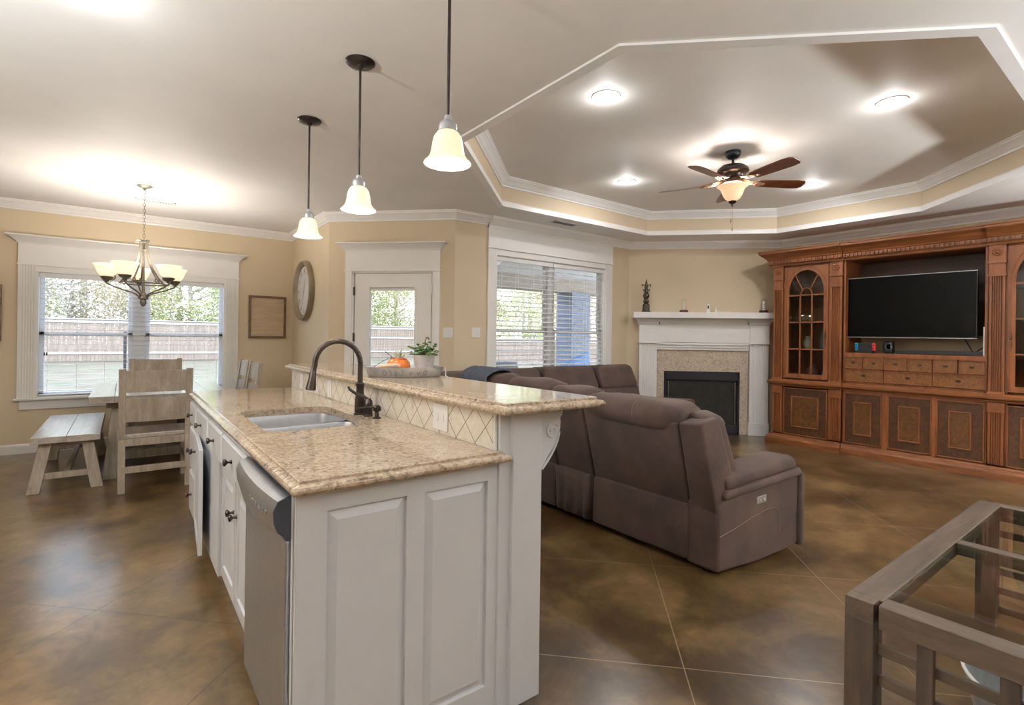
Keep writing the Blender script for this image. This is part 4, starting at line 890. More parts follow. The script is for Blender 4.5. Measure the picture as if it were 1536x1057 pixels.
picture(-1.52, -1.045, 1.225, 1.83, 'framed plank art at the left edge of the photo, left of the dining window')
# clock on the short wall
TCk = LF((1.905, 0, 0), (0, 1, 0), (0, 0, 1), (-1, 0, 0))
ck = thing('wall_clock', (1.905, 7.03, 1.91), 'large round wall clock with a grey-olive rim and pale face', 'clock')
mb = MB(TCk); mb.lathe([(0.0, 0.001), (0.385, 0.001), (0.392, 0.03), (0.385, 0.065), (0.375, 0.072), (0.362, 0.068), (0.325, 0.022), (0.322, 0.018), (0.0, 0.018)], (7.03, 1.91, 0), 56, 'z'); mb.build('rim', plain('clock_rim', (0.30, 0.25, 0.17), 0.35, 0.5, var=0.2), ck, smooth=True)
mb = MB(TCk); mb.lathe([(0.0, 0.0185), (0.320, 0.0185), (0.320, 0.0225), (0, 0.0225)], (7.03, 1.91, 0), 48, 'z'); fc = mb.build('clock_face', plain('pale_clock_face', (0.72, 0.69, 0.66), 0.5, var=0.08), ck)
numm = plain('clock_ink', (0.16, 0.14, 0.13), 0.6)
NUM = ['XII', 'I', 'II', 'III', 'IIII', 'V', 'VI', 'VII', 'VIII', 'IX', 'X', 'XI']
for i, s_ in enumerate(NUM):
    a = PI/2 - 2*PI*i/12; c = Vector((7.03 - 0.262*math.cos(a), 1.91 + 0.262*math.sin(a), 0.0232)); rad = Vector((-math.cos(a), math.sin(a), 0)); tn = Vector((-math.sin(a), -math.cos(a), 0))
    mb = MB(TCk); wd = {'I': 0.012, 'V': 0.026, 'X': 0.026}; tot = sum(wd[q_] for q_ in s_); x = -tot/2
    def bar(p, q_, t_=0.0022):
        p, q_ = c + tn*p[0] + rad*p[1], c + tn*q_[0] + rad*q_[1]; d = (q_-p).normalized(); n_ = Vector((-d.y, d.x, 0))*t_
        mb.hexa([p-n_, q_-n_, q_+n_, p+n_] + [v_+Vector((0, 0, 0.0006)) for v_ in (p-n_, q_-n_, q_+n_, p+n_)])
    for q_ in s_:
        w_ = wd[q_]; m_ = x+w_/2
        if q_ == 'I': bar((m_, -0.028), (m_, 0.028))
        elif q_ == 'V': bar((m_-0.010, 0.028), (m_, -0.028)); bar((m_+0.010, 0.028), (m_, -0.028))
        else: bar((m_-0.010, 0.028), (m_+0.010, -0.028)); bar((m_+0.010, 0.028), (m_-0.010, -0.028))
        x += w_
    mb.build('numeral', numm, fc)
for ang_, l_, w_ in ((R(75), 0.15, 0.006), (R(-110), 0.22, 0.004)):
    d = Vector((-math.cos(ang_), math.sin(ang_), 0)); n_ = Vector((-d.y, d.x, 0))*w_; c = Vector((7.03, 1.91, 0.027)); mb = MB(TCk)
    mb.hexa([c-d*0.04-n_, c+d*l_-n_*0.3, c+d*l_+n_*0.3, c-d*0.04+n_] + [v_+Vector((0, 0, 0.0015)) for v_ in (c-d*0.04-n_, c+d*l_-n_*0.3, c+d*l_+n_*0.3, c-d*0.04+n_)]); mb.build('clock_hand', numm, ck)

# ------------------------------------------------------------------ fireplace on the 45 degree wall
# frame: a along (1,-1)/sqrt2, b up, c into the room; wall plane s = 10.96
SW = 10.96
fcx, fcy = 6.597, 4.234; o_ = (SW - (fcx+fcy))/2
FO = Vector((fcx+o_, fcy+o_, 0)); TF = LF(FO, (q, -q, 0), (0, 0, 1), (-q, -q, 0))
def sn(s): return (SW-s)/r2          # plane s -> distance from the wall
fp = thing('fireplace', FO, 'white fireplace mantel with fluted columns around speckled granite and a black firebox', 'fireplace')
cN = sn(10.83)
for s_ in (-1, 1):
    a0, a1 = (s_*0.885, s_*0.635) if s_ < 0 else (0.635, 0.885)
    mb = MB(TF); hx(mb, a0, a1, 0.0, 1.30, 0.001, cN-0.012)
    fluted(mb, a0, a1, 0.18, 1.29, cN, 7, 0.007); hx(mb, a0-0.012, a1+0.012, 0, 0.18, 0.001, cN+0.014, 0.004)
    mb.build('column', MT['trim'], fp)
    mb = MB(TF); hx(mb, a0-0.004, a1+0.004, 1.30, 1.55, 0.001, cN+0.02); hx(mb, a0-0.014, a1+0.014, 1.285, 1.305, 0.001, cN+0.03)
    p_ = 0.0; z_ = 1.55
    for o1, z in ((0.012, 1.562), (0.016, 1.585), (0.05, 1.625), (0.062, 1.64)):
        mb.hexa([(a0-0.004-p_, z_, 0.001), (a1+0.004+p_, z_, 0.001), (a1+0.004+p_, z_, cN+0.02+p_), (a0-0.004-p_, z_, cN+0.02+p_), (a0-0.004-o1, z, 0.001), (a1+0.004+o1, z, 0.001), (a1+0.004+o1, z, cN+0.02+o1), (a0-0.004-o1, z, cN+0.02+o1)]); p_, z_ = o1, z
    mb.build('capital', MT['trim'], fp)
mb = MB(TF); hx(mb, -0.635, 0.635, 1.30, 1.56, 0.001, cN+0.002); hx(mb, -0.635, 0.635, 1.262, 1.30, 0.001, cN-0.005); hx(mb, -0.635, 0.635, 1.225, 1.262, 0.001, cN-0.02); hx(mb, -0.635, 0.635, 1.19, 1.225, 0.001, cN-0.035)
mb.hexa([(-0.60, 1.55, 0.001), (0.60, 1.55, 0.001), (0.60, 1.55, cN+0.002), (-0.60, 1.55, cN+0.002), (-0.60, 1.64, 0.001), (0.60, 1.64, 0.001), (0.60, 1.64, cN+0.06), (-0.60, 1.64, cN+0.06)])
mb.build('frieze', MT['trim'], fp, bev=0.003)
mb = MB(TF); hx(mb, -0.985, 0.985, 1.64, 1.725, 0.001, sn(10.62), 0.006); mb.build('mantel_shelf', MT['trim'], fp)
gN = 0.03; bx = 0.522; bz = 0.885
mb = MB(TF); hx(mb, -0.635, -bx, 0, 1.19, 0.001, gN); hx(mb, bx, 0.635, 0, 1.19, 0.001, gN); hx(mb, -bx, bx, bz, 1.19, 0.001, gN); mb.build('granite_surround', MT['granite_fire'], fp)
mb = MB(TF)
for a in ((-bx, -bx+0.03, 0.0, bz), (bx-0.03, bx, 0.0, bz), (-bx, bx, bz-0.125, bz), (-bx, bx, 0.0, 0.12)): hx(mb, *a, 0.001, gN+0.008)
fb = mb.build('firebox_frame', MT['darkmetal'], fp, bev=0.003)
mb = MB(TF)
lining_mat = plain('firebox_lining', (0.016, 0.014, 0.011), 0.9, var=0.4, sc=12)  # near-black mottled board at the back of the firebox
hx(mb, -bx+0.03, bx-0.03, 0.12, bz-0.125, 0.0012, 0.006); mb.build('firebox_lining', lining_mat, fp)
mb = MB(TF)
for k in range(-1, 2, 2): mb.tube([(k*0.46, 0.14, gN+0.004), (k*0.46, 0.74, gN+0.004)], 0.006, 6)
mb.build('screen_rod', MT['nickel'], fp)
logm = woodm('charred_log', (0.03, 0.02, 0.015), (0.16, 0.11, 0.08)); 
for a, z, r_, t_ in ((-0.08, 0.16, 0.028, 0.02), (0.14, 0.155, 0.024, -0.02), (0.02, 0.205, 0.022, 0.03)):
    mb = MB(TF); mb.tube([(a-0.2, z, 0.014), (a, z+t_, 0.018), (a+0.2, z, 0.014)], [r_*0.5]*3, 10); mb.build('log', logm, fp, smooth=True)
# mantel ornaments ------------------------------------------------
ZM = 1.7255
def mp(px_a, n=0.13): v_ = TF @ Vector((px_a, 0, n)); return (v_.x, v_.y, ZM)
patina = plain('dark_bronze_patina', (0.075, 0.065, 0.045), 0.5, 0.6, var=0.4, sc=40)
st = thing('bronze_statuette', mp(-0.80), 'dark bronze tiered statuette with a pointed top at the left end of the mantel', 'statuette', rz=-PI/4)
mb = MB(); mb.lathe([(0, 0), (0.066, 0), (0.066, 0.012), (0.052, 0.022), (0.050, 0.10), (0.046, 0.115), (0.030, 0.125), (0, 0.13)], (0, 0, 0), 20); mb.build('bell_base', patina, st, world=False, smooth=True)
mb = MB(); mb.lathe([(0, 0.12), (0.030, 0.125), (0.042, 0.15), (0.036, 0.175), (0.028, 0.19), (0.042, 0.215), (0.048, 0.235), (0.040, 0.262), (0.024, 0.275), (0.030, 0.30), (0.026, 0.325), (0.020, 0.34), (0.028, 0.36), (0.022, 0.39), (0.014, 0.42), (0.006, 0.46), (0, 0.482)], (0, 0, 0), 18); mb.build('figure', patina, st, world=False, smooth=True)
for z, l_, nm in ((0.388, 0.072, 'arm'), (0.318, 0.052, 'arm')):
    for s_ in (-1, 1):
        mb = MB(); mb.tube([(s_*0.012, 0, z), (s_*l_*0.6, 0, z+0.006), (s_*l_, 0, z+0.014)], [0.008, 0.006, 0.003], 8); mb.tube([(s_*l_*0.78, 0, z+0.008), (s_*l_*0.82, 0, z-0.026)], [0.007, 0.003], 8); mb.build(nm, patina, st, world=False, smooth=True)
redw = plain('dark_red_wood', (0.085, 0.022, 0.014), 0.35, var=0.2)
domeg = glassm('dome_glass', (0.97, 0.98, 0.98))
def dome(a, label, inner):
    e = thing('glass_dome', mp(a), label, 'glass dome')
    mb = MB(); mb.lathe([(0, 0), (0.056, 0), (0.058, 0.006), (0.058, 0.030), (0.050, 0.036), (0, 0.036)], (0, 0, 0), 24); mb.build('wood_base', redw, e, world=False, smooth=True)
    mb = MB(); mb.lathe([(0.040, 0.0365)] + [(0.040, 0.16)] + [(0.040*math.cos(R(15*k)), 0.16+0.040*math.sin(R(15*k))) for k in range(1, 6)] + [(0, 0.20)], (0, 0, 0), 24); mb.build('dome', domeg, e, world=False, smooth='full')
    if inner == 'rods':
        for x in (-0.010, 0.010): mb = MB(); mb.tube([(x, 0, 0.0365), (x, 0, 0.15)], 0.004, 8); mb.build('glass_tube', MT['plastic'], e, world=False, smooth=True)
    else:
        mb = MB(); mb.lathe([(0, 0.0365), (0.017, 0.037), (0.017, 0.165), (0, 0.165)], (0, 0, 0), 16); o = mb.build('cylinder', MT['plastic'], e, world=False, smooth=True)
        for z in (0.06, 0.09, 0.12): mb = MB(LF((0, 0, z), (q, -q, 0), (0, 0, 1), (-q, -q, 0))); mb.lathe([(0, 0.0165), (0.006, 0.0165), (0.006, 0.0178), (0, 0.0178)], (0, 0, 0), 10, 'z'); mb.build('dark_dot', MT['black'], o, world=False)
dome(-0.275, 'small glass dome with slim tubes on dark wood, left of centre on the mantel', 'rods')
dome(0.80, 'small glass dome holding a white cylinder on a dark wood base, beside the wall unit', 'cyl')
cmr = thing('indoor_camera', mp(0.055), 'small white indoor camera with a black lens at the middle of the mantel', 'camera', rz=-PI/4)
MB().box(-0.024, 0.024, -0.018, 0.018, 0, 0.045, 0.006).build('stand', MT['plastic'], cmr, world=False)
MB().box(-0.022, 0.022, -0.016, 0.016, 0.046, 0.115, 0.010, 3).build('body', MT['plastic'], cmr, world=False, smooth=True)
MB().box(-0.009, 0.009, -0.018, -0.0155, 0.058, 0.098, 0.002).build('lens', MT['black'], cmr, world=False)
cn = thing('white_cone', mp(0.16), 'tiny white cone beside the indoor camera on the mantel', 'ornament'); mb = MB(); mb.lathe([(0, 0), (0.022, 0), (0.010, 0.045), (0.003, 0.075), (0, 0.077)], (0, 0, 0), 16); mb.build('cone', MT['plastic'], cn, world=False, smooth=True)
cb = thing('white_cable', mp(0.28, 0.10), 'loose white power cable lying on the mantel right of the little cone', 'cable', rz=-PI/4)
mb = MB(); mb.tube([(-0.10, 0, 0.035), (-0.06, 0.0, 0.022), (0.0, 0.01, 0.006), (0.06, 0.0, 0.012), (0.12, -0.01, 0.004), (0.18, 0.0, 0.004), (0.12, 0.02, 0.004), (0.02, 0.03, 0.006), (-0.08, 0.02, 0.02)], 0.003, 8); mb.build('cord', MT['plastic'], cb, world=False, smooth=True)

# ------------------------------------------------------------------ wall unit (three joined cabinets, face at x = 6.93)
XF = 6.93; XB = 7.415
TW = LF((XF, 0, 0), (0, 1, 0), (0, 0, 1), (-1, 0, 0))       # u=y, v=z, n toward the room
ZS = 0.79
def fluted_pil(parent, u0, u1):
    """two-storey fluted pilaster with base, band, capital and rosette"""
    mb = MB(TW); fluted(mb, u0+0.008, u1-0.008, 0.14, 0.655, 0.024, 5, 0.014); hx(mb, u0, u1, 0.655, 0.672, 0, 0.034); hx(mb, u0+0.004, u1-0.004, 0.672, 0.75, 0, 0.026); mb.build('pilaster', MT['cherry'], parent)
    mb = MB(TW); fluted(mb, u0+0.008, u1-0.008, 0.86, 2.02, 0.024, 5, 0.014); hx(mb, u0, u1, 0.83, 0.86, 0, 0.034)
    hx(mb, u0, u1, 2.005, 2.03, 0, 0.036); hx(mb, u0+0.006, u1-0.006, 2.03, 2.135, 0, 0.026); hx(mb, u0-0.002, u1+0.002, 2.135, 2.158, 0, 0.040); hx(mb, u0+0.004, u1-0.004, 2.158, 2.32, 0, 0.030)
    p_ = mb.build('pilaster', MT['cherry'], parent)
    mb = MB(TW); c = ((u0+u1)/2, 2.245)
    for k in range(8):
        a = k*PI/4; mb.sphere((c[0]+0.030*math.cos(a), c[1]+0.030*math.sin(a), 0.034), 0.014, 1, 1, 0.6, 8)
    mb.sphere((*c, 0.038), 0.016, 1, 1, 0.7, 10); mb.build('rosette', MT['cherry'], p_, smooth=True)
def crown_unit(parent, u0, u1, out=0.0, ends=(0, 0)):
    """built-up crown between u0 and u1 standing 'out' proud of the face"""
    pr_ = [(-0.01, 2.315), (0.03, 2.315), (0.034, 2.335), (0.045, 2.345), (0.045, 2.39), (0.055, 2.395), (0.062, 2.41), (0.10, 2.45), (0.128, 2.472), (0.135, 2.48), (0.135, 2.50), (0.142, 2.505), (0.142, 2.515), (-0.01, 2.515)]
    path = []
    X = XF-out
    if ends[1]: path.append((XB, u1))
    path += [(X, u1), (X, u0)]
    if ends[0]: path.append((XB, u0))
    mb = MB(); mb.sweep(pr_, path, 1); mb.build('crown_moulding', MT['cherryh'], parent)
    mb = MB(); y = u0+0.004; mb.box(X-0.050, X-0.046, u0, u1, 2.348, 2.386)
    while y < u1-0.024: mb.box(X-0.066, X-0.042, y, y+0.022, 2.350, 2.384); y += 0.042
    mb.build('dentil_moulding', MT['cherryh'], parent)
    if ends[1]:
        x = X; mb = MB(); mb.box(X, XB, u1+0.046, u1+0.050, 2.348, 2.386)
        while x < XB-0.03: mb.box(x, x+0.022, u1+0.042, u1+0.066, 2.350, 2.384); x += 0.042
        mb.build('dentil_moulding', MT['cherryh'], parent)
def base_unit(parent, u0, u1, out=0.0, ends=(0, 0)):
    pr_ = [(-0.01, 0.0), (0.058, 0.0), (0.058, 0.065), (0.05, 0.075), (0.045, 0.09), (0.022, 0.105), (0.018, 0.12), (-0.01, 0.12)]
    X = XF-out; path = ([(XB, u1)] if ends[1] else []) + [(X, u1), (X, u0)] + ([(XB, u0)] if ends[0] else [])
    mb = MB(); mb.sweep(pr_, path, 1); mb.build('plinth', MT['cherryh'], parent)
def mid_rail(parent, u0, u1, out=0.0, ends=(0, 0)):
    pr_ = [(-0.01, 0.755), (0.014, 0.757), (0.018, 0.775), (0.040, 0.785), (0.046, 0.795), (0.046, 0.812), (0.03, 0.822), (0.012, 0.838), (-0.01, 0.84)]
    X = XF-out; path = ([(XB, u1)] if ends[1] else []) + [(X, u1), (X, u0)] + ([(XB, u0)] if ends[0] else [])
    mb = MB(); mb.sweep(pr_, path, 1); mb.build('waist_rail', MT['cherryh'], parent)
def panel_front(parent, u0, u1, v0, v1, ins=(0.10, 0.10), name='door'):
    mb = MB(TW); hx(mb, u0, u1, v0, v1, 0.0, 0.012); d = mb.build(name, MT['burl'], parent)
    mb = MB(TW); w_ = 0.012
    for a in ((u0, u1, v0, v0+w_), (u0, u1, v1-w_, v1), (u0, u0+w_, v0, v1), (u1-w_, u1, v0, v1)): hx(mb, *a, 0.010, 0.024)
    mb.build('edge_bead', MT['cherry'], d, bev=0.003)
    a0, a1, b0, b1 = u0+ins[0], u1-ins[0], v0+ins[1], v1-ins[1]; mb = MB(TW)
    for a in ((a0, a1, b0, b0+w_*1.1), (a0, a1, b1-w_*1.1, b1), (a0, a0+w_*1.1, b0, b1), (a1-w_*1.1, a1, b0, b1)): hx(mb, *a, 0.010, 0.026)
    mb.build('inner_bead', MT['cherry'], d, bev=0.004)
    mb = MB(TW); hx(mb, a0+w_, a1-w_, b0+w_, b1-w_, 0.012, 0.016); mb.build('centre_panel', MT['burl3'], d)
    return d
def brass_pull(parent, u, v, n=0.02, k=1.0):
    mb = MB(TW); hx(mb, u-0.016*k, u+0.016*k, v-0.005*k, v+0.010*k, n, n+0.003, 0.001); mb.tube([(u-0.012*k, v, n+0.003), (u-0.011*k, v-0.006*k, n+0.010), (u, v-0.012*k, n+0.012), (u+0.011*k, v-0.006*k, n+0.010), (u+0.012*k, v, n+0.003)], 0.0022*k, 6)
    return tag(mb.build('pull', MT['bronze'], parent), 'dark metal bail pull')
def glass_door(parent, u0, u1, v0, v1, handle_left):
    """arched glazed door"""
    g0, g1, h0 = u0+0.050, u1-0.056, v0+0.055; ctr = (g0+g1)/2; ra = (g1-g0)/2; sp = 1.965
    top = 2.243; kz = (top-sp)/ra
    arc = [(ctr+ra*math.cos(R(k*7.5)), sp+ra*kz*math.sin(R(k*7.5))) for k in range(25)]
    mb = MB(TW); n0, n1 = 0.0, 0.022
    hx(mb, u0, g0, v0, sp, n0, n1); hx(mb, g1, u1, v0, sp, n0, n1); hx(mb, g0, g1, v0, h0, n0, n1)
    # spandrels follow the arch with an even-width band on the outside
    for (xa, za), (xb, zb2) in zip(arc, arc[1:]):
        oa = (min(u1, max(u0, ctr+(xa-ctr)*1.0)), v1); ob = (min(u1, max(u0, xb)), v1)
        mb.hexa([(xb, zb2, n0), (xa, za, n0), (xa, za, n1), (xb, zb2, n1), (xb, v1, n0), (xa, v1, n0), (xa, v1, n1), (xb, v1, n1)])
    hx(mb, u0, g0, sp, v1, n0, n1); hx(mb, g1, u1, sp, v1, n0, n1)
    d = mb.build('door', MT['cherry'], parent)
    mb = MB(TW); band = [(ctr+(ra+0.035)*math.cos(R(k*9)), sp+(ra+0.035)*kz*math.sin(R(k*9)), 0.022) for k in range(21)]
    mb.tube([(band[0][0], v0+0.03, 0.022), (band[0][0], sp, 0.022)] + band[1:-1] + [(band[-1][0], sp, 0.022), (band[-1][0], v0+0.03, 0.022)], 0.007, 6); mb.build('arch_bead', MT['cherry'], d, smooth=True)
    mb = MB(TW); w_ = 0.008
    m1, m2 = g0+(g1-g0)/3, g0+2*(g1-g0)/3
    for zz in (1.235, 1.58, 1.925): hx(mb, g0, g1, zz-w_, zz+w_, 0.004, 0.020)
    for mm in (m1, m2): hx(mb, mm-w_, mm+w_, h0, 1.925, 0.004, 0.020)
    rs = (m2-m1)/2
    mb.tube([(ctr+rs*math.cos(R(k*12)), 1.925+rs*1.25*math.sin(R(k*12)), 0.012) for k in range(16)], 0.008, 6)
    for a in (50, 130): mb.tube([(ctr+rs*math.cos(R(a)), 1.925+rs*1.25*math.sin(R(a)), 0.012), (ctr+ra*1.02*math.cos(R(a)), sp+ra*kz*1.02*math.sin(R(a)), 0.012)], 0.008, 6)
    mb.build('glazing_bars', MT['cherry'], d)
    mb = MB(TW); A = [mb.v((x, z, 0.006)) for x, z in [(g1, h0)] + arc + [(g0, h0)]]; mb.bm.faces.new(A); mb.build('pane', MT['cabglass'], d)
    hu = u0+0.022 if handle_left else u1-0.024
    mb = MB(TW); mb.prism([(hu-0.004, 1.27), (hu+0.004, 1.27), (hu+0.010, 1.33), (hu+0.006, 1.36), (hu+0.012, 1.40), (hu+0.005, 1.45), (hu, 1.50), (hu-0.005, 1.45), (hu-0.012, 1.40), (hu-0.006, 1.36), (hu-0.010, 1.33)], 0.0225, 0.026); mb.sphere((hu, 1.385, 0.034), 0.010, seg=10); mb.build('escutcheon', MT['bronze'], d)
def tower(label, y0, y1, left):
    """y0<y1 ; pilasters at both ends. left=True is the unit beside the fireplace"""
    e = thing('display_cabinet', (7.17, (y0+y1)/2, 0), label, 'cabinet')
    pw = 0.150; d0, d1 = y0+0.165, y1-0.150
    mb = MB(); t_ = 0.025
    mb.box(XF, XB, y0+0.002, y0+t_, 0.0, 2.50); mb.box(XF, XB, y1-t_, y1-0.002, 0.0, 2.50); mb.box(XB-0.02, XB, y0, y1, 0.0, 2.50); mb.box(XF, XB, y0, y1, 2.30, 2.505); mb.box(XF, XB, y0+t_, y1-t_, 0.0, 0.13); mb.box(XF, XB, y0+t_, y1-t_, 0.75, 0.84)
    mb.box(XF, XF+0.03, y0, d0, 0.0, 2.32); mb.box(XF, XF+0.03, d1, y1, 0.0, 2.32); mb.build('carcass', MT['cherry'], e)
    for z in (1.235, 1.58, 1.925): MB().box(XF+0.05, XB-0.03, y0+t_, y1-t_, z-0.008, z+0.008).build('shelf', MT['darkwood'], e)
    fluted_pil(e, y0+0.004, y0+pw); fluted_pil(e, y1-pw+0.012, y1-0.004)
    glass_door(e, d0, d1, 0.865, 2.295, left is True and True)
    panel_front(e, d0, d1, 0.13, 0.735, (0.095, 0.105))
    crown_unit(e, y0, y1, 0.022, (0 if left else 1, 1 if left else 0)); base_unit(e, y0, y1, 0.022, (0 if left else 1, 1 if left else 0)); mid_rail(e, y0, y1, 0.022, (0 if left else 1, 1 if left else 0))
    return e
tower('cherry display cabinet with an arched glazed door, beside the fireplace, left of the television', 2.562, 3.400, True)
tower('cherry display cabinet with an arched glazed door, cut by the right edge of the photo', 0.425, 1.263, False)
mc = thing('media_cabinet', (7.17, 1.91, 0), 'cherry media cabinet with an open television bay, small drawers and three doors', 'cabinet')
Y0, Y1 = 1.265, 2.560
mb = MB(); mb.box(XF, XB, Y0, Y0+0.02, 0, 2.50); mb.box(XF, XB, Y1-0.02, Y1, 0, 2.50); mb.box(XF, XB, Y0, Y1, 2.31, 2.505); mb.box(XF, XB, Y0+0.02, Y1-0.02, 1.165, 1.208)
mb.box(XF+0.02, XB, Y0+0.02, Y1-0.02, 0.0, 0.84); mb.box(XF, XF+0.02, Y0, Y1, 0.0, 0.13); mb.box(XF, XF+0.02, Y0, Y1, 0.74, 0.86)
mb.box(XF+0.02, XB, Y0+0.02, Y1-0.02, 0.86, 1.165); mb.build('carcass', MT['cherry'], mc)
mb = MB(); mb.box(XB-0.03, XB-0.005, Y0+0.02, Y1-0.02, 1.42, 2.31); mb.build('back_board', MT['darkwood'], mc)
mb = MB(); mb.box(XB-0.05, XB-0.03, Y0+0.02, Y1-0.02, 2.14, 2.17); mb.build('back_cleat', MT['darkwood'], mc)
crown_unit(mc, Y0, Y1); base_unit(mc, Y0, Y1); mid_rail(mc, Y0, Y1)
for a, b in ((2.155, 2.540), (1.700, 2.100), (1.275, 1.660)): panel_front(mc, a, b, 0.135, 0.735, (0.10, 0.105))
for a, w_ in ((2.102, 0.05), (1.662, 0.036)): mb = MB(TW); hx(mb, a, a+w_, 0.12, 0.75, 0, 0.018); mb.build('stile', MT['cherry'], mc)
def small_drawer(u0, u1, v0, v1, k=1):
    mb = MB(TW); hx(mb, u0, u1, v0, v1, -0.018, 0.004); d = mb.build('drawer', MT['burl2'], mc)
    mb = MB(TW); w_ = 0.010
    for a in ((u0, u1, v0, v0+w_), (u0, u1, v1-w_, v1), (u0, u0+w_, v0, v1), (u1-w_, u1, v0, v1)): hx(mb, *a, 0.003, 0.016)
    mb.build('edge_bead', MT['cherry'], d, bev=0.002)
    brass_pull(d, (u0+u1)/2, (v0+v1)/2, 0.004, k)
UU = [1.275, 1.487, 1.700, 1.922, 2.140, 2.352, 2.550]
for a, b in zip(UU, UU[1:]): small_drawer(a+0.004, b-0.004, 1.02, 1.16, 1.1)
for a, b in ((1.275, 1.700), (1.700, 2.140), (2.140, 2.550)): small_drawer(a+0.004, b-0.004, 0.87, 1.010, 1.3)
# television and what stands beneath it
tv = thing('television', (7.0, 1.955, 1.385), 'large flat black television hanging in the cherry media cabinet', 'television')
Tt = Matrix.Translation((7.02, 1.955, 1.74)) @ Matrix.Rotation(R(0.35), 4, 'X')
mb = MB(Tt); mb.box(-0.02, 0.03, -0.598, 0.598, -0.35, 0.355, 0.006); mb.build('housing', MT['black'], tv)
mb = MB(Tt); mb.box(-0.0215, -0.0198, -0.590, 0.590, -0.338, 0.347); t = NT('dark_screen'); t.col((0.002, 0.002, 0.002)); t.set(rough=0.25, spec=0.10); mb.build('screen', t.m, tv)
for a, b, c, d in [(-0.598, 0.598, -0.352, -0.347), (-0.598, 0.598, 0.352, 0.356)]: MB(Tt).box(-0.0225, -0.018, a, b, c, d).build('edge_strip', MT['steel'], tv)
mb = MB(); mb.box(7.05, XB-0.031, 1.80, 2.10, 1.60, 1.90); mb.build('wall_mount', MT['darkmetal'], tv)
gc = thing('game_console', (7.03, 2.36, 1.2085), 'handheld game console with a blue and a red grip, docked under the television', 'game console')
mb = MB(); mb.box(6.985, 7.005, 2.285, 2.425, 1.235, 1.325, 0.003); mb.build('tablet', MT['black'], gc)
for y0, y1, c, nm in ((2.426, 2.462, (0.0, 0.28, 0.52), 'neon blue grip'), (2.248, 2.284, (0.75, 0.03, 0.03), 'neon red grip')):
    mb = MB(); mb.box(6.983, 7.008, y0, y1, 1.233, 1.327, 0.010, 3); o = mb.build('controller', plain(nm.replace(' ', '_'), c, 0.4), gc, smooth=True); tag(o, nm)
    for z in (1.30, 1.265): mb = MB(); mb.lathe([(0, -0.006), (0.008, -0.006), (0.008, 0), (0, 0)], (6.983, (y0+y1)/2, z), 12, 'x'); mb.build('thumb_stick', MT['black'], o)
mb = MB(); mb.box(6.975, 7.05, 2.27, 2.44, 1.2085, 1.24, 0.003); mb.box(7.006, 7.05, 2.27, 2.44, 1.235, 1.31, 0.003); mb.build('dock', MT['black'], gc)
sp_ = thing('small_speaker', (7.10, 2.13, 1.2085), 'black rounded speaker box beside the game console', 'speaker')
mb = MB(); mb.box(7.05, 7.15, 2.10, 2.20, 1.2085, 1.35, 0.02, 3); mb.build('body', MT['black'], sp_, smooth=True)
mb = MB(); mb.lathe([(0, -0.002), (0.03, -0.002), (0.035, -0.008), (0.036, 0)], (7.052, 2.135, 1.285), 18, 'x'); mb.build('driver', plain('speaker_grey', (0.16, 0.15, 0.15), 0.6), sp_, smooth=True)
sb = thing('sound_bar', (7.06, 1.67, 1.2085), 'long low black soundbar on the shelf under the television', 'soundbar')
mb = MB(); mb.box(7.00, 7.09, 1.29, 2.06, 1.2085, 1.250, 0.006); mb.build('body', MT['black'], sb)
cab = thing('black_cable', (7.30, 1.46, 1.2085), 'black cable hanging in a V behind the television onto the shelf', 'cable')
mb = MB(); mb.tube([(7.2, 1.52, 1.46), (7.22, 1.49, 1.36), (7.22, 1.44, 1.26), (7.20, 1.42, 1.225), (7.22, 1.38, 1.27), (7.22, 1.30, 1.33), (7.2, 1.29, 1.43)], 0.005, 8); mb.build('cord', MT['black'], cab, smooth=True)
wp = thing('white_router', (7.0, 1.29, 1.2085), 'thin upright white box leaning at the right end of the television shelf', 'router')
MB().box(6.945, 7.06, 1.2855, 1.2995, 1.2085, 1.505, 0.003).build('case', MT['plastic'], wp)
# things behind the glass
for k, (y, z, h, r_, c) in enumerate(((3.08, 1.243, 0.16, 0.05, (0.45, 0.42, 0.36)), (2.90, 1.243, 0.22, 0.045, (0.10, 0.10, 0.12)), (3.02, 0.8405, 0.20, 0.08, (0.16, 0.08, 0.06)), (2.86, 0.8405, 0.14, 0.06, (0.12, 0.12, 0.13)),
                                       (0.98, 1.588, 0.24, 0.05, (0.6, 0.6, 0.6)), (0.98, 1.243, 0.26, 0.055, (0.05, 0.05, 0.06)))):
    labs = ['pale rounded vase on the middle shelf of the left display cabinet', 'dark slim vase on the middle shelf of the left display cabinet', 'wide reddish jar on the bottom shelf of the left display cabinet', 'squat dark jar on the bottom shelf of the left display cabinet',
            'pale vase behind the glass of the right-hand display cabinet', 'black vase behind the glass of the right-hand display cabinet']
    e = thing('vase', (7.20, y, z+0.0005), labs[k], 'vase'); mb = MB(); mb.lathe([(0, 0), (r_*0.7, 0), (r_, h*0.35), (r_*0.85, h*0.65), (r_*0.45, h*0.85), (r_*0.55, h), (r_*0.48, h), (r_*0.38, h*0.86), (0, h*0.5)], (0, 0, 0), 20); mb.build('vessel', plain('glazed_pottery', c, 0.35), e, world=False, smooth=True)

# ------------------------------------------------------------------ sectional sofa
sf = thing('sectional_sofa', (3.3, 3.2, 0), 'large dark brown suede sectional sofa, its back toward the kitchen island', 'sofa')
SU = MT['suede']
def soft(c8, name='seat_cushion', bev=0.05, seg=3, parent=sf, crown=0.0, mat=None):
    mb = MB(); mb.hexa(c8, bev, seg); return mb.build(name, mat or SU, parent, smooth='full')
def slab(p8, **k): return soft(p8, **k)
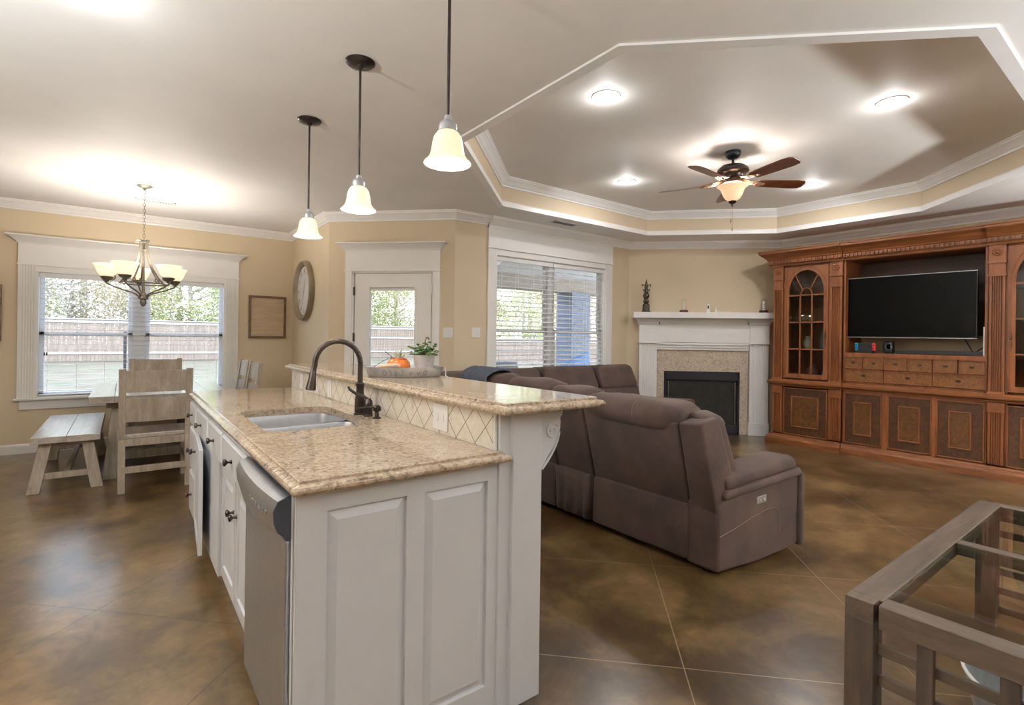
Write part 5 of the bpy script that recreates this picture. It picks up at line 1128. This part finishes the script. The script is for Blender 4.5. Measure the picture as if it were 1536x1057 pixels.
# wing along the island: outer back profile at x: bottom 2.63, knee 2.665 (z .37), top 2.52 (z .87)
def wingA(y0, y1, ztop=1.0, skirt=True, head_lo=0.84):
    g = 0.006
    slab([(2.665, y0+g, 0.34), (2.93, y0+g, 0.34), (2.93, y1-g, 0.34), (2.665, y1-g, 0.34), (2.525, y0+g, 0.86), (2.76, y0+g, 0.90), (2.76, y1-g, 0.90), (2.525, y1-g, 0.86)], name='back_panel', bev=0.018, seg=2)
    if skirt: slab([(2.632, y0+g, 0.05), (2.70, y0+g, 0.05), (2.70, y1-g, 0.05), (2.632, y1-g, 0.05), (2.640, y0+g, 0.375), (2.70, y0+g, 0.375), (2.70, y1-g, 0.375), (2.640, y1-g, 0.375)], name='lower_back_flap', bev=0.02, seg=2)
    slab([(2.71, y0+g, 0.05), (3.40, y0+g, 0.05), (3.40, y1-g, 0.05), (2.71, y1-g, 0.05), (2.71, y0+g, 0.33), (3.40, y0+g, 0.33), (3.40, y1-g, 0.33), (2.71, y1-g, 0.33)], name='base', bev=0.02)
    slab([(2.90, y0+g, 0.32), (3.48, y0+g, 0.32), (3.48, y1-g, 0.32), (2.90, y1-g, 0.32), (2.90, y0+g, 0.49), (3.46, y0+g, 0.50), (3.46, y1-g, 0.50), (2.90, y1-g, 0.49)], name='seat_cushion', bev=0.06, seg=4)
    slab([(2.86, y0+g, 0.46), (3.10, y0+g, 0.46), (3.10, y1-g, 0.46), (2.86, y1-g, 0.46), (2.70, y0+g, 0.84), (2.98, y0+g, 0.82), (2.98, y1-g, 0.82), (2.70, y1-g, 0.84)], name='back_cushion', bev=0.06, seg=4)
    # head roll: a rounded pillow with slightly pinched ends
    mb = MB(); n = 12; rings = []
    for i in range(n+1):
        f = i/n; y = y0+g*0.6 + (y1-y0-g*1.2)*f; e2 = 1 - 0.16*abs(2*f-1)**5 - (0.10 if i in (0, n) else 0); h_ = (ztop-head_lo)
        cx_, cz_ = 2.665, head_lo + h_*0.44; ring_ = []
        for k in range(18):
            a = 2*PI*k/18; ca, sa = math.cos(a), math.sin(a)
            rx = 0.168*(abs(ca)**0.8)*(1 if ca > 0 else -1); rz_ = (h_*0.58)*(abs(sa)**0.85)*(1 if sa > 0 else -1)
            ring_.append(mb.v((cx_+rx*e2 + 0.012*math.sin(9*y+k), y, cz_+rz_*e2+0.006*math.sin(14*y+2*k)+0.10*(rx)*0)))
        rings.append(ring_)
    for A, B in zip(rings, rings[1:]):
        for k in range(18): mb.bm.faces.new([A[k], A[(k+1) % 18], B[(k+1) % 18], B[k]])
    mb.bm.faces.new(rings[0]); mb.bm.faces.new(rings[-1][::-1])
    mb.build('head_cushion', SU, sf, smooth='full')
wingA(1.775, 2.545, 0.965, True, 0.80)
wingA(2.550, 2.920, 0.985, True, 0.80)
wingA(2.925, 3.450, 1.01, True, 0.81)
wingA(3.455, 3.980, 1.02, True, 0.81)
# stitched seam across the near head cushion
mb = MB(); mb.tube([(2.665+0.174*math.cos(R(a)), 2.08+0.02*math.sin(R(a)), 0.873+0.098*math.sin(R(a))) for a in range(190, 60, -10)], 0.0009, 6); mb.build('seam', MT['seam'], sf)
# near end arm: back post bevel, side panel, pad
slab([(2.660, 1.60, 0.34), (2.90, 1.595, 0.34), (2.90, 1.775, 0.34), (2.665, 1.775, 0.34), (2.525, 1.625, 0.875), (2.66, 1.60, 0.90), (2.76, 1.775, 0.90), (2.525, 1.775, 0.86)], name='back_end_panel', bev=0.015, seg=2)
slab([(2.78, 1.61, 0.42), (2.97, 1.61, 0.42), (3.05, 1.80, 0.42), (2.86, 1.80, 0.42), (2.60, 1.63, 0.89), (2.78, 1.63, 0.90), (2.84, 1.80, 0.92), (2.62, 1.80, 0.93)], name='back_cushion', bev=0.05, seg=4)
mb = MB()
side = [(2.655, 0.03), (2.80, 0.03), (3.02, 0.025), (3.25, 0.04), (3.42, 0.06), (3.425, 0.46), (3.415, 0.505), (3.37, 0.52), (3.0, 0.50), (2.80, 0.47), (2.655, 0.40)]
A = [mb.v((x, 1.595-(x-2.655)*0.12, z)) for x, z in side]; B = [mb.v((x, 1.80-(x-2.655)*0.12, z)) for x, z in side]; n = len(side)
mb.bm.faces.new(A); mb.bm.faces.new(B[::-1])
for i in range(n): mb.bm.faces.new([A[i], A[(i+1) % n], B[(i+1) % n], B[i]])
ap = mb.build('arm_panel', SU, sf, bev=0.02, smooth=True, bseg=3)
slab([(2.72, 1.575, 0.475), (3.40, 1.492, 0.535), (3.41, 1.72, 0.535), (2.72, 1.80, 0.475), (2.72, 1.58, 0.555), (3.36, 1.50, 0.625), (3.36, 1.71, 0.625), (2.72, 1.79, 0.565)], name='arm_pad', bev=0.035, seg=4)
slab([(2.70, 1.570, 0.43), (3.425, 1.483, 0.49), (3.435, 1.72, 0.49), (2.70, 1.80, 0.43), (2.70, 1.57, 0.485), (3.42, 1.487, 0.545), (3.42, 1.71, 0.545), (2.70, 1.80, 0.485)], name='arm_welt', bev=0.022, seg=3)
slab([(3.40, 1.480, 0.05), (3.455, 1.480, 0.05), (3.455, 1.70, 0.05), (3.40, 1.70, 0.05), (3.40, 1.482, 0.53), (3.455, 1.482, 0.50), (3.455, 1.70, 0.50), (3.40, 1.70, 0.53)], name='arm_front', bev=0.02, seg=3)
def onside(x, z, n=0.004): return (x, 1.595-(x-2.655)*0.12-n, z)
mb = MB(); mb.tube([onside(2.665, 0.235), onside(2.80, 0.262), onside(2.95, 0.30), onside(3.08, 0.325), onside(3.17, 0.325), onside(3.205, 0.30), onside(3.21, 0.24), onside(3.21, 0.17)], 0.0014, 6); mb.build('seam', MT['seam'], ap)
mb = MB(); c = onside(3.04, 0.392, 0.003); mb.hexa([(c[0]-0.045, c[1]+0.0054, c[2]-0.026), (c[0]+0.045, c[1]-0.0054, c[2]-0.020), (c[0]+0.045, c[1]+0.005, c[2]-0.020), (c[0]-0.045, c[1]+0.012, c[2]-0.026), (c[0]-0.045, c[1]+0.0054, c[2]+0.018), (c[0]+0.045, c[1]-0.0054, c[2]+0.024), (c[0]+0.045, c[1]+0.005, c[2]+0.024), (c[0]-0.045, c[1]+0.012, c[2]+0.018)], 0.004)
pc = mb.build('power_switch', MT['galv'], ap); tag(pc, 'silver recliner switch plate with two buttons')
for x in (3.022, 3.058): mb = MB(); cc = onside(x, 0.391, 0.0058); mb.lathe([(0, -0.003), (0.009, -0.002), (0.009, 0.002), (0, 0.002)], cc, 12, 'y'); mb.build('button', MT['plastic'], pc)
# corner wedge and the wing under the window (faces the camera)
YB = 4.80
def wingB(x0, x1, ztop=1.0, crease=0.73):
    g = 0.006; P = lambda x, y, z: (x, y, z)
    slab([P(x0+g, YB-0.26, 0.30), P(x1-g, YB-0.26, 0.30), P(x1-g, YB-0.02, 0.30), P(x0+g, YB-0.02, 0.30), P(x0+g, YB-0.20, 0.90), P(x1-g, YB-0.20, 0.90), P(x1-g, YB+0.08, 0.88), P(x0+g, YB+0.08, 0.88)], name='back_panel', bev=0.02, seg=2)
    slab([P(x0+g, 4.00, 0.05), P(x1-g, 4.00, 0.05), P(x1-g, YB-0.10, 0.05), P(x0+g, YB-0.10, 0.05), P(x0+g, 4.00, 0.32), P(x1-g, 4.00, 0.32), P(x1-g, YB-0.1, 0.32), P(x0+g, YB-0.1, 0.32)], name='base', bev=0.02)
    slab([P(x0+g, 3.92, 0.31), P(x1-g, 3.92, 0.31), P(x1-g, YB-0.28, 0.31), P(x0+g, YB-0.28, 0.31), P(x0+g, 3.93, 0.50), P(x1-g, 3.93, 0.50), P(x1-g, YB-0.28, 0.49), P(x0+g, YB-0.28, 0.49)], name='seat_cushion', bev=0.06, seg=4)
    slab([P(x0+g, YB-0.48, 0.46), P(x1-g, YB-0.48, 0.46), P(x1-g, YB-0.24, 0.46), P(x0+g, YB-0.24, 0.46), P(x0+g, YB-0.40, 0.74), P(x1-g, YB-0.40, 0.74), P(x1-g, YB-0.16, 0.76), P(x0+g, YB-0.16, 0.76)], name='back_cushion', bev=0.055, seg=4)
    slab([P(x0+g, YB-0.43, 0.70), P(x1-g, YB-0.43, 0.70), P(x1-g, YB-0.06, 0.70), P(x0+g, YB-0.06, 0.70), P(x0+0.03, YB-0.30, ztop), P(x1-0.03, YB-0.30, ztop), P(x1-0.03, YB+0.06, ztop-0.03), P(x0+0.03, YB+0.06, ztop-0.03)], name='head_cushion', bev=0.075, seg=5)
wingB(3.10, 3.83, 1.0); wingB(3.835, 4.70, 1.01); wingB(4.705, 5.43, 1.01)
slab([(2.64, 3.99, 0.05), (3.10, 3.99, 0.05), (3.10, YB, 0.05), (2.64, YB, 0.05), (2.60, 3.99, 0.80), (2.90, 3.99, 0.80), (3.10, YB+0.04, 0.80), (2.60, YB+0.04, 0.80)], name='corner_back', bev=0.05, seg=3)
slab([(2.58, 3.985, 0.74), (2.86, 3.985, 0.74), (3.10, 4.42, 0.74), (2.58, YB+0.05, 0.74), (2.54, 3.985, 1.0), (2.80, 3.985, 1.01), (3.10, 4.56, 0.99), (2.56, YB+0.05, 0.97)], name='head_cushion', bev=0.07, seg=4)
slab([(2.90, 3.99, 0.31), (3.46, 3.93, 0.31), (3.46, 4.5, 0.31), (2.90, 4.5, 0.31), (2.90, 3.99, 0.495), (3.46, 3.93, 0.495), (3.46, 4.5, 0.495), (2.90, 4.5, 0.495)], name='seat_cushion', bev=0.06, seg=4)
slab([(5.43, 3.78, 0.05), (5.64, 3.78, 0.05), (5.64, 4.76, 0.05), (5.43, 4.76, 0.05), (5.43, 3.78, 0.50), (5.64, 3.78, 0.50), (5.64, 4.76, 0.50), (5.43, 4.76, 0.50)], name='arm_panel', bev=0.03, seg=3)
slab([(5.41, 3.70, 0.49), (5.66, 3.70, 0.49), (5.66, 4.45, 0.48), (5.41, 4.45, 0.48), (5.42, 3.71, 0.61), (5.65, 3.71, 0.61), (5.65, 4.45, 0.57), (5.42, 4.45, 0.57)], name='arm_pad', bev=0.045, seg=4)
# slack cloth hanging on the console section
mb = MB(); n = 26; rings = []
for i in range(n+1):
    y = 2.555+(2.915-2.555)*i/n; off = 0.012*math.sin(i*0.9)+0.010*math.sin(i*0.37+1)
    rings.append([mb.v((2.648-0.018-off*t_, y, 0.375-0.31*t_)) for t_ in (0, 0.25, 0.5, 0.75, 1.0)])
for A, B in zip(rings, rings[1:]):
    for k in range(4): mb.bm.faces.new([A[k], A[k+1], B[k+1], B[k]])
o = mb.build('slack_cover', SU, sf, smooth='full'); m_ = o.modifiers.new('thick', 'SOLIDIFY'); m_.thickness = 0.006
for x, y in ((2.75, 1.7), (3.35, 1.62), (2.75, 3.9), (3.36, 3.3), (5.5, 3.9), (5.5, 4.65), (2.75, 4.65)): MB().box(x-0.03, x+0.03, y-0.03, y+0.03, 0.0, 0.055).build('foot', MT['black'], sf)
# blanket over the corner
bl_ = thing('throw_blanket', (2.62, 3.92, 1.0), 'dark slate blue blanket folded over the far corner of the sofa back', 'blanket')
mb = MB(); nx, ny = 16, 16; G = []
for i in range(nx+1):
    row = []
    for j in range(ny+1):
        y = 3.60+0.42*i/nx; t_ = j/ny
        if t_ < 0.45: a = t_/0.45; x, z = 2.475-0.005*(1-a), 0.74+0.25*a
        else:
            a = (t_-0.45)/0.55; x = 2.475+0.36*a; z = 0.99+0.055*math.sin(PI*min(1, a*1.1))-0.01*a
        fold = 0.010*math.sin(i*1.5+0.3*j)
        row.append(mb.v((x-fold*(1 if t_ < 0.45 else 0), y+0.05*t_, z+abs(fold)+0.004)))
    G.append(row)
for i in range(nx):
    for j in range(ny): mb.bm.faces.new([G[i][j], G[i+1][j], G[i+1][j+1], G[i][j+1]])
o = mb.build('cloth', MT['blanket'], bl_, smooth='full'); m_ = o.modifiers.new('thick', 'SOLIDIFY'); m_.thickness = 0.016; m_.offset = 1

# ------------------------------------------------------------------ coffee table (bottom right)
tb = thing('coffee_table', (2.5, 0.26, 0), 'weathered brown wooden coffee table with a glass top and lattice ends, at the bottom right', 'coffee table')
X0, X1, Ya, Yb, ZTT = 1.745, 3.355, -0.16, 0.632, 0.572
B_ = 0.085
mb = MB(); mb.box(X0+0.045, X1-0.002, Yb-B_, Yb, ZTT-0.055, ZTT, 0.003); mb.build('top_rail', MT['rustx'], tb)
mb = MB(); mb.box(X0+0.045, X1-0.002, Ya, Ya+B_, ZTT-0.055, ZTT, 0.003); mb.build('top_rail', MT['rustx'], tb)
mb = MB(); mb.box(X0+0.002, X0+0.072, Ya+0.002, Yb-B_-0.001, ZTT-0.068, ZTT+0.001, 0.003); mb.build('top_rail', MT['rusty'], tb)
mb = MB(); mb.box(X1-0.072, X1-0.002, Ya+B_, Yb-B_-0.001, ZTT-0.068, ZTT, 0.003); mb.build('top_rail', MT['rusty'], tb)
mb = MB(); mb.box(2.545, 2.595, Ya+B_+0.001, Yb-B_-0.001, ZTT-0.045, ZTT+0.001, 0.003); mb.build('cross_bar', MT['rusty'], tb)
for a, b in ((X0+0.0725, 2.5445), (2.5955, X1-0.0725)):
    mb = MB(); mb.box(a, b, Ya+B_+0.001, Yb-B_-0.001, ZTT-0.010, ZTT-0.002); o = mb.build('glass_top', MT['tableglass'], tb)
    mb = MB(); mb.box(a, a+0.0015, Ya+B_+0.001, Yb-B_-0.001, ZTT-0.010, ZTT-0.0015); mb.build('glass_edge', MT['glassedge'], o)
for x in (X0, X1-0.075):
    for y in (Ya, Yb-0.075):
        mb = MB()
        for k in range(2): mb.box(x+k*0.038, x+0.0365+k*0.038, y, y+0.075, 0, ZTT-0.056 if x > 2 or True else ZTT)
        mb.build('leg', MT['rustz'], tb, bev=0.002)
for ya_ in (Yb-0.075, Ya): MB().box(X0, X0+0.045, ya_, ya_+0.075, ZTT-0.056, ZTT, 0.002).build('corner_block', MT['rustx'], tb)
for x in (X0+0.012, X1-0.04):
    for y in (0.10, 0.27, 0.44): MB().box(x, x+0.022, y-0.019, y+0.019, 0.03, ZTT-0.068).build('upright_slat', MT['rustz'], tb, bev=0.002)
    for z in (0.07, 0.16, 0.25, 0.34, 0.43): MB().box(x+0.0225, x+0.036, Ya+0.075, Yb-0.075, z-0.016, z+0.016).build('lattice_rail', MT['rusty'], tb, bev=0.002)
for x in (X0+0.0745, X1-0.0745):
    for y in (Yb-B_-0.012, ): mb = MB(); mb.lathe([(0, 0), (0.016, 0), (0.016, 0.010), (0, 0.010)], (x, y-0.03, ZTT-0.045), 12); mb.build('corner_bracket', MT['nickel'], tb)
bsn = thing('metal_tub', (2.42, 0.22, 0), 'round galvanised metal tub with a pale rim on the floor under the coffee table', 'tub')
mb = MB(); mb.lathe([(0, 0.004), (0.20, 0.004), (0.205, 0.0), (0.23, 0.02), (0.27, 0.22), (0.268, 0.22), (0.222, 0.022), (0.0, 0.012)], (0, 0, 0.0005), 48); o_b = mb.build('tub', MT['galv'], bsn, world=False, smooth=True)
mb = MB(); mb.tube([(0.272*math.cos(2*PI*k/48), 0.272*math.sin(2*PI*k/48), 0.222) for k in range(48)], 0.006, 8, closed=True); tag(mb.build('rim', MT['plastic'], bsn, world=False, smooth=True), 'pale rolled rim')

# ------------------------------------------------------------------ outdoors
grassy = NT('winter_lawn'); p = grassy.pos(); f = grassy.noise(p, 0.5, 5, 0.6)
grassy.col(grassy.ramp(f, [(0.35, (0.13, 0.10, 0.065)), (0.5, (0.17, 0.14, 0.09)), (0.68, (0.09, 0.10, 0.05))])); grassy.set(rough=0.95)
mb = MB(); 
def gz(y): return -0.14 if y < 12 else -0.14 + (y-12)*0.008
for y0, y1 in ((7.85, 12), (12, 60)):
    for xa, xb in ((-40, 1.0), (1.0, 90)):
        A = [mb.v(v_) for v_ in ((xa, y0, gz(y0)), (xb, y0, gz(y0)), (xb, y1, gz(y1)), (xa, y1, gz(y1)))]; mb.bm.faces.new(A)
A = [mb.v(v_) for v_ in ((2.0, 5.2, -0.141), (90, 5.2, -0.141), (90, 7.85, -0.14), (2.0, 7.85, -0.14))]; mb.bm.faces.new(A)
struct(mb.build('ground', grassy.m))
struct(MB().box(3.2, 12, 5.25, 8.9, -0.14, -0.04).build('patio_slab', plain('patio_concrete', (0.42, 0.40, 0.37), 0.8)))
fen = woodm('weathered_fence_board', (0.17, 0.13, 0.105), (0.34, 0.28, 0.23), (7, 7, 0.6), 1.5, 0.8)
fen2 = woodm('pale_fence_rail', (0.36, 0.34, 0.33), (0.46, 0.45, 0.44), (1, 4, 4), 1.5, 0.8)
def fence_section(p0, p1, zb, h, label):
    p0, p1 = Vector(p0), Vector(p1); d = (p1-p0); L = d.length; d.normalize(); nn = Vector((d.y, -d.x))
    if nn.y > 0: nn = -nn
    T = LF((p0.x, p0.y, zb), (d.x, d.y, 0), (0, 0, 1), (nn.x, nn.y, 0)); e = thing('fence_section', (p0.x, p0.y, zb), label, 'fence', 'fence sections along the yard')
    mb = MB(T); u = 0
    while u < L-0.01: hx(mb, u+0.004, min(L, u+0.136), 0.03, h-random.uniform(0, 0.015), -0.01, 0.01); u += 0.14
    mb.build('board_panel', fen, e)
    for v in (0.35, h*0.62, h-0.16): mb = MB(T); hx(mb, 0, L, v, v+0.09, 0.011, 0.05); mb.build('rail', fen2, e)
    mb = MB(T); hx(mb, 0, L, h-0.015, h+0.03, -0.05, 0.06); mb.build('cap_rail', fen2, e)
    mb = MB(T); hx(mb, -0.05, 0.05, 0, h, -0.11, -0.012); mb.build('post', fen, e)
FY_ = 30.0
xs = [-9+3.0*k for k in range(9)]
names = 'first second third fourth fifth sixth seventh eighth ninth tenth eleventh twelfth'.split()
for k, (a, b) in enumerate(zip(xs, xs[1:])): fence_section((a, FY_), (b, FY_), gz(FY_), 1.92, names[k] + ' section from the left of the weathered board fence seen through the dining window')
for k in range(9): 
    a = 15+3.0*k
    fence_section((a, 22.0), (a+3.0, 22.0), gz(22)-0.42, 1.75, names[k] + ' section from the left of the board fence outside the window behind the sofa')
# trees: trunk, branches and leafy crown
def leafmat(name, cols):
    t = NT(name); g = t.n('NewGeometry'); r_ = g.outputs['Random Per Island']
    t.col(t.ramp(r_, [(i/(len(cols)-1), c) for i, c in enumerate(cols)])); t.set(rough=0.7); return t.m
LM = [leafmat('green_leaves', [(0.14, 0.20, 0.05), (0.38, 0.46, 0.16), (0.50, 0.54, 0.24), (0.62, 0.56, 0.44)]),
      leafmat('autumn_leaves', [(0.50, 0.32, 0.18), (0.70, 0.56, 0.36), (0.44, 0.46, 0.22), (0.68, 0.60, 0.50)]),
      leafmat('pale_brush', [(0.56, 0.50, 0.44), (0.80, 0.74, 0.66), (0.38, 0.34, 0.28), (0.76, 0.70, 0.64)])]
bark = plain('pale_bark', (0.36, 0.31, 0.27), 0.9, var=0.3, sc=3)
def make_tree(seed, H, Rr, mat, nleaf, low, name):
    rnd = random.Random(seed); e = thing(name, (0, 0, 0), '', 'tree'); tm = MB()
    tm.tube([(0, 0, 0), (0.06, 0.03, H*0.3), (-0.05, 0.0, H*0.65), (0, 0, H*0.95)], [0.16, 0.13, 0.08, 0.02], 8)
    for k in range(16):
        a = rnd.uniform(0, 2*PI); z = rnd.uniform(low, 0.85)*H; l_ = Rr*rnd.uniform(0.5, 0.95)*(1-0.4*z/H)
        tm.tube([(0, 0, z), (math.cos(a)*l_*0.5, math.sin(a)*l_*0.5, z+l_*0.25), (math.cos(a)*l_, math.sin(a)*l_, z+l_*0.6)], [0.05, 0.032, 0.01], 5)
    tm.build('trunk', bark, e, world=False)
    me_v, me_f = [], []
    cl = [(rnd.uniform(0, 2*PI), rnd.uniform(0.1, 1)**0.5, rnd.uniform(low*0.7, 1.0)) for _ in range(70)]
    for k in range(nleaf):
        a, r_, z = cl[rnd.randrange(70)]; rr = Rr*r_*(1-0.35*max(0, z-0.5)*2)
        c = Vector((math.cos(a)*rr + rnd.gauss(0, 0.38), math.sin(a)*rr + rnd.gauss(0, 0.38), z*H + rnd.gauss(0, 0.38)))
        s_ = rnd.uniform(0.035, 0.085); u = Vector((rnd.gauss(0, 1), rnd.gauss(0, 1), rnd.gauss(0, 1))).normalized(); w_ = u.orthogonal().normalized()
        b0 = len(me_v); me_v += [c-u*s_, c+w_*s_*0.55, c+u*s_, c-w_*s_*0.55]; me_f.append((b0, b0+1, b0+2, b0+3))
    me = bpy.data.meshes.new('foliage'); me.from_pydata(me_v, [], me_f); me.materials.append(mat)
    o = bpy.data.objects.new('foliage', me); COL.objects.link(o); o.parent = e
    return e
protos = [make_tree(1, 7.5, 2.6, LM[0], 15000, 0.16, 'leafy_tree'), make_tree(2, 7.0, 2.5, LM[1], 11000, 0.16, 'autumn_tree'), make_tree(3, 6.5, 2.4, LM[2], 10000, 0.12, 'brush_tree')]
used = [False]*3
def tree(kind, x, y, s_, rz, label):
    if used[kind]: e = dup(protos[kind])
    else: e = protos[kind]; used[kind] = True
    e.location = (x, y, gz(y)-0.02); e.rotation_euler = (0, 0, rz); e.scale = (s_, s_, s_); e['label'] = label; e['group'] = 'trees beyond the fence'
kinds = ['green leafy', 'yellow and tan autumn', 'pale bare-twigged']
k = 0
for x, y, kd, s_ in ((-8.5, 34.5, 2, 1.0), (-5.0, 34.0, 0, 0.9), (-2.2, 35.5, 2, 1.0), (0.3, 34.2, 1, 0.95), (3.0, 34.5, 0, 1.05), (6.0, 34.0, 0, 1.1), (9.0, 35.5, 1, 1.0), (12.5, 34.5, 0, 1.1), (15.5, 34.0, 0, 1.0), (18.5, 29.0, 1, 1.0)):
    tree(kd, x, y, s_, k*1.3, '%s tree beyond the dining-side fence, %s from the left of that row' % (kinds[kd], names[k])); k += 1
k = 0
for x, y, kd, s_ in ((20.5, 26.0, 0, 0.85), (23.5, 26.5, 1, 0.9), (26.5, 26.0, 2, 0.95), (29.5, 27.0, 1, 0.9), (32.5, 26.0, 2, 0.95), (36.0, 27.0, 0, 0.9), (40, 27, 1, 1.0)):
    tree(kd, x, y, s_, k*1.7+0.5, '%s tree beyond the patio-side fence, %s from the left of that row' % (kinds[kd], names[k])); k += 1
k = 0
for x, y, kd, s_ in ((-12, 41, 1, 1.5), (-7, 42, 2, 1.5), (-2, 41.5, 0, 1.5), (3, 42, 2, 1.5), (8, 41, 1, 1.5), (13, 42, 2, 1.55), (18, 40, 1, 1.5), (23, 38, 2, 1.5), (29, 36, 1, 1.5), (35, 36, 2, 1.5), (42, 35, 0, 1.5)):
    tree(kd, x, y, s_, k*2.1+0.2, '%s tree in the tall back row, %s from the left' % (kinds[kd], names[k])); k += 1
# covered patio
pst = MT['trim']
struct(MB().box(3.3, 12.0, 5.22, 8.9, 2.62, 2.70).build('porch_ceiling', plain('porch_ceiling_paint', (0.62, 0.60, 0.58), 0.7)))
struct(MB().box(2.6, 12.0, 8.28, 8.62, 2.34, 2.62).build('porch_beam', plain('porch_beam_paint', (0.30, 0.26, 0.22), 0.7)))
t = NT('blue_grey_brick'); c_ = t.pos(); br = t.n('TexBrick'); mpp = t.n('Mapping'); t.l(c_, mpp.inputs[0]); mpp.inputs['Rotation'].default_value = (R(90), 0, 0); t.l(mpp.outputs[0], br.inputs['Vector'])
br.inputs['Color1'].default_value = (0.13, 0.16, 0.22, 1); br.inputs['Color2'].default_value = (0.20, 0.23, 0.30, 1); br.inputs['Mortar'].default_value = (0.30, 0.32, 0.36, 1); br.inputs['Scale'].default_value = 5.0
t.l(br.outputs[0], t.b.inputs['Base Color']); t.set(rough=0.85)
pcn = thing('porch_column', (8.08, 8.45, -0.04), 'blue-grey brick porch column seen through the living window', 'column')
MB().box(7.80, 8.36, 8.20, 8.70, -0.04, 2.34).build('brick_shaft', t.m, pcn)
MB().box(7.76, 8.40, 8.16, 8.74, -0.04, 0.25).build('base', t.m, pcn)
pl_ = thing('porch_light', (4.75, 6.9, 2.62), 'white dome ceiling light on the porch, seen through the upper blind', 'ceiling light')
mb = MB(); mb.lathe([(0, -0.14), (0.08, -0.13), (0.15, -0.08), (0.19, -0.02), (0.20, 0.0), (0, 0.0)], (4.75, 6.9, 2.619), 28); mb.build('dome', MT['plastic'], pl_, smooth=True)
gcv = thing('grill_cover', (5.5, 7.6, -0.04), 'grey covered patio grill outside the left of the living window', 'grill')
mb = MB(); mb.frust((5.20, 5.80, 7.35, 7.85), -0.04, (5.26, 5.74, 7.40, 7.80), 0.90); mb.build('cover', plain('grey_canvas', (0.20, 0.22, 0.26), 0.8), gcv, bev=0.05, bseg=3)
bch = thing('patio_armchair', (7.4, 7.3, -0.04), 'blue patio armchair outside the right of the living window', 'chair')
blue = plain('blue_canvas', (0.12, 0.22, 0.42), 0.8)
mb = MB(); mb.box(6.95, 7.65, 6.95, 7.60, 0.25, 0.48, 0.05, 3); mb.build('seat', blue, bch, smooth=True)
mb = MB(); mb.hexa([(6.95, 7.45, 0.45), (7.70, 7.45, 0.45), (7.70, 7.62, 0.45), (6.95, 7.62, 0.45), (7.10, 7.58, 0.86), (7.75, 7.58, 1.08), (7.75, 7.74, 1.08), (7.10, 7.74, 0.86)], 0.05, 3); mb.build('backrest', blue, bch, smooth=True)
for x in (6.93, 7.68): mb = MB(); mb.box(x-0.04, x+0.04, 6.95, 7.6, 0.5, 0.58, 0.02); mb.build('armrest', blue, bch)
for x in (6.93, 7.68):
    for y in (6.98, 7.55): MB().box(x-0.025, x+0.025, y-0.025, y+0.025, -0.04, 0.5).build('leg', MT['darkmetal'], bch)
for k, x in enumerate((-2.6, 0.05)):
    e = thing('garden_pole', (x-0.05*0, 24.0, gz(24)), ('left' if k == 0 else 'right') + ' one of two thin black garden poles standing in front of the fence', 'pole')
    mb = MB(); mb.tube([(0, 0, 0), (0, 0, 1.35)], 0.045, 8); mb.sphere((0, 0, 1.38), 0.06, seg=8); mb.build('shaft', MT['black'], e, world=False)
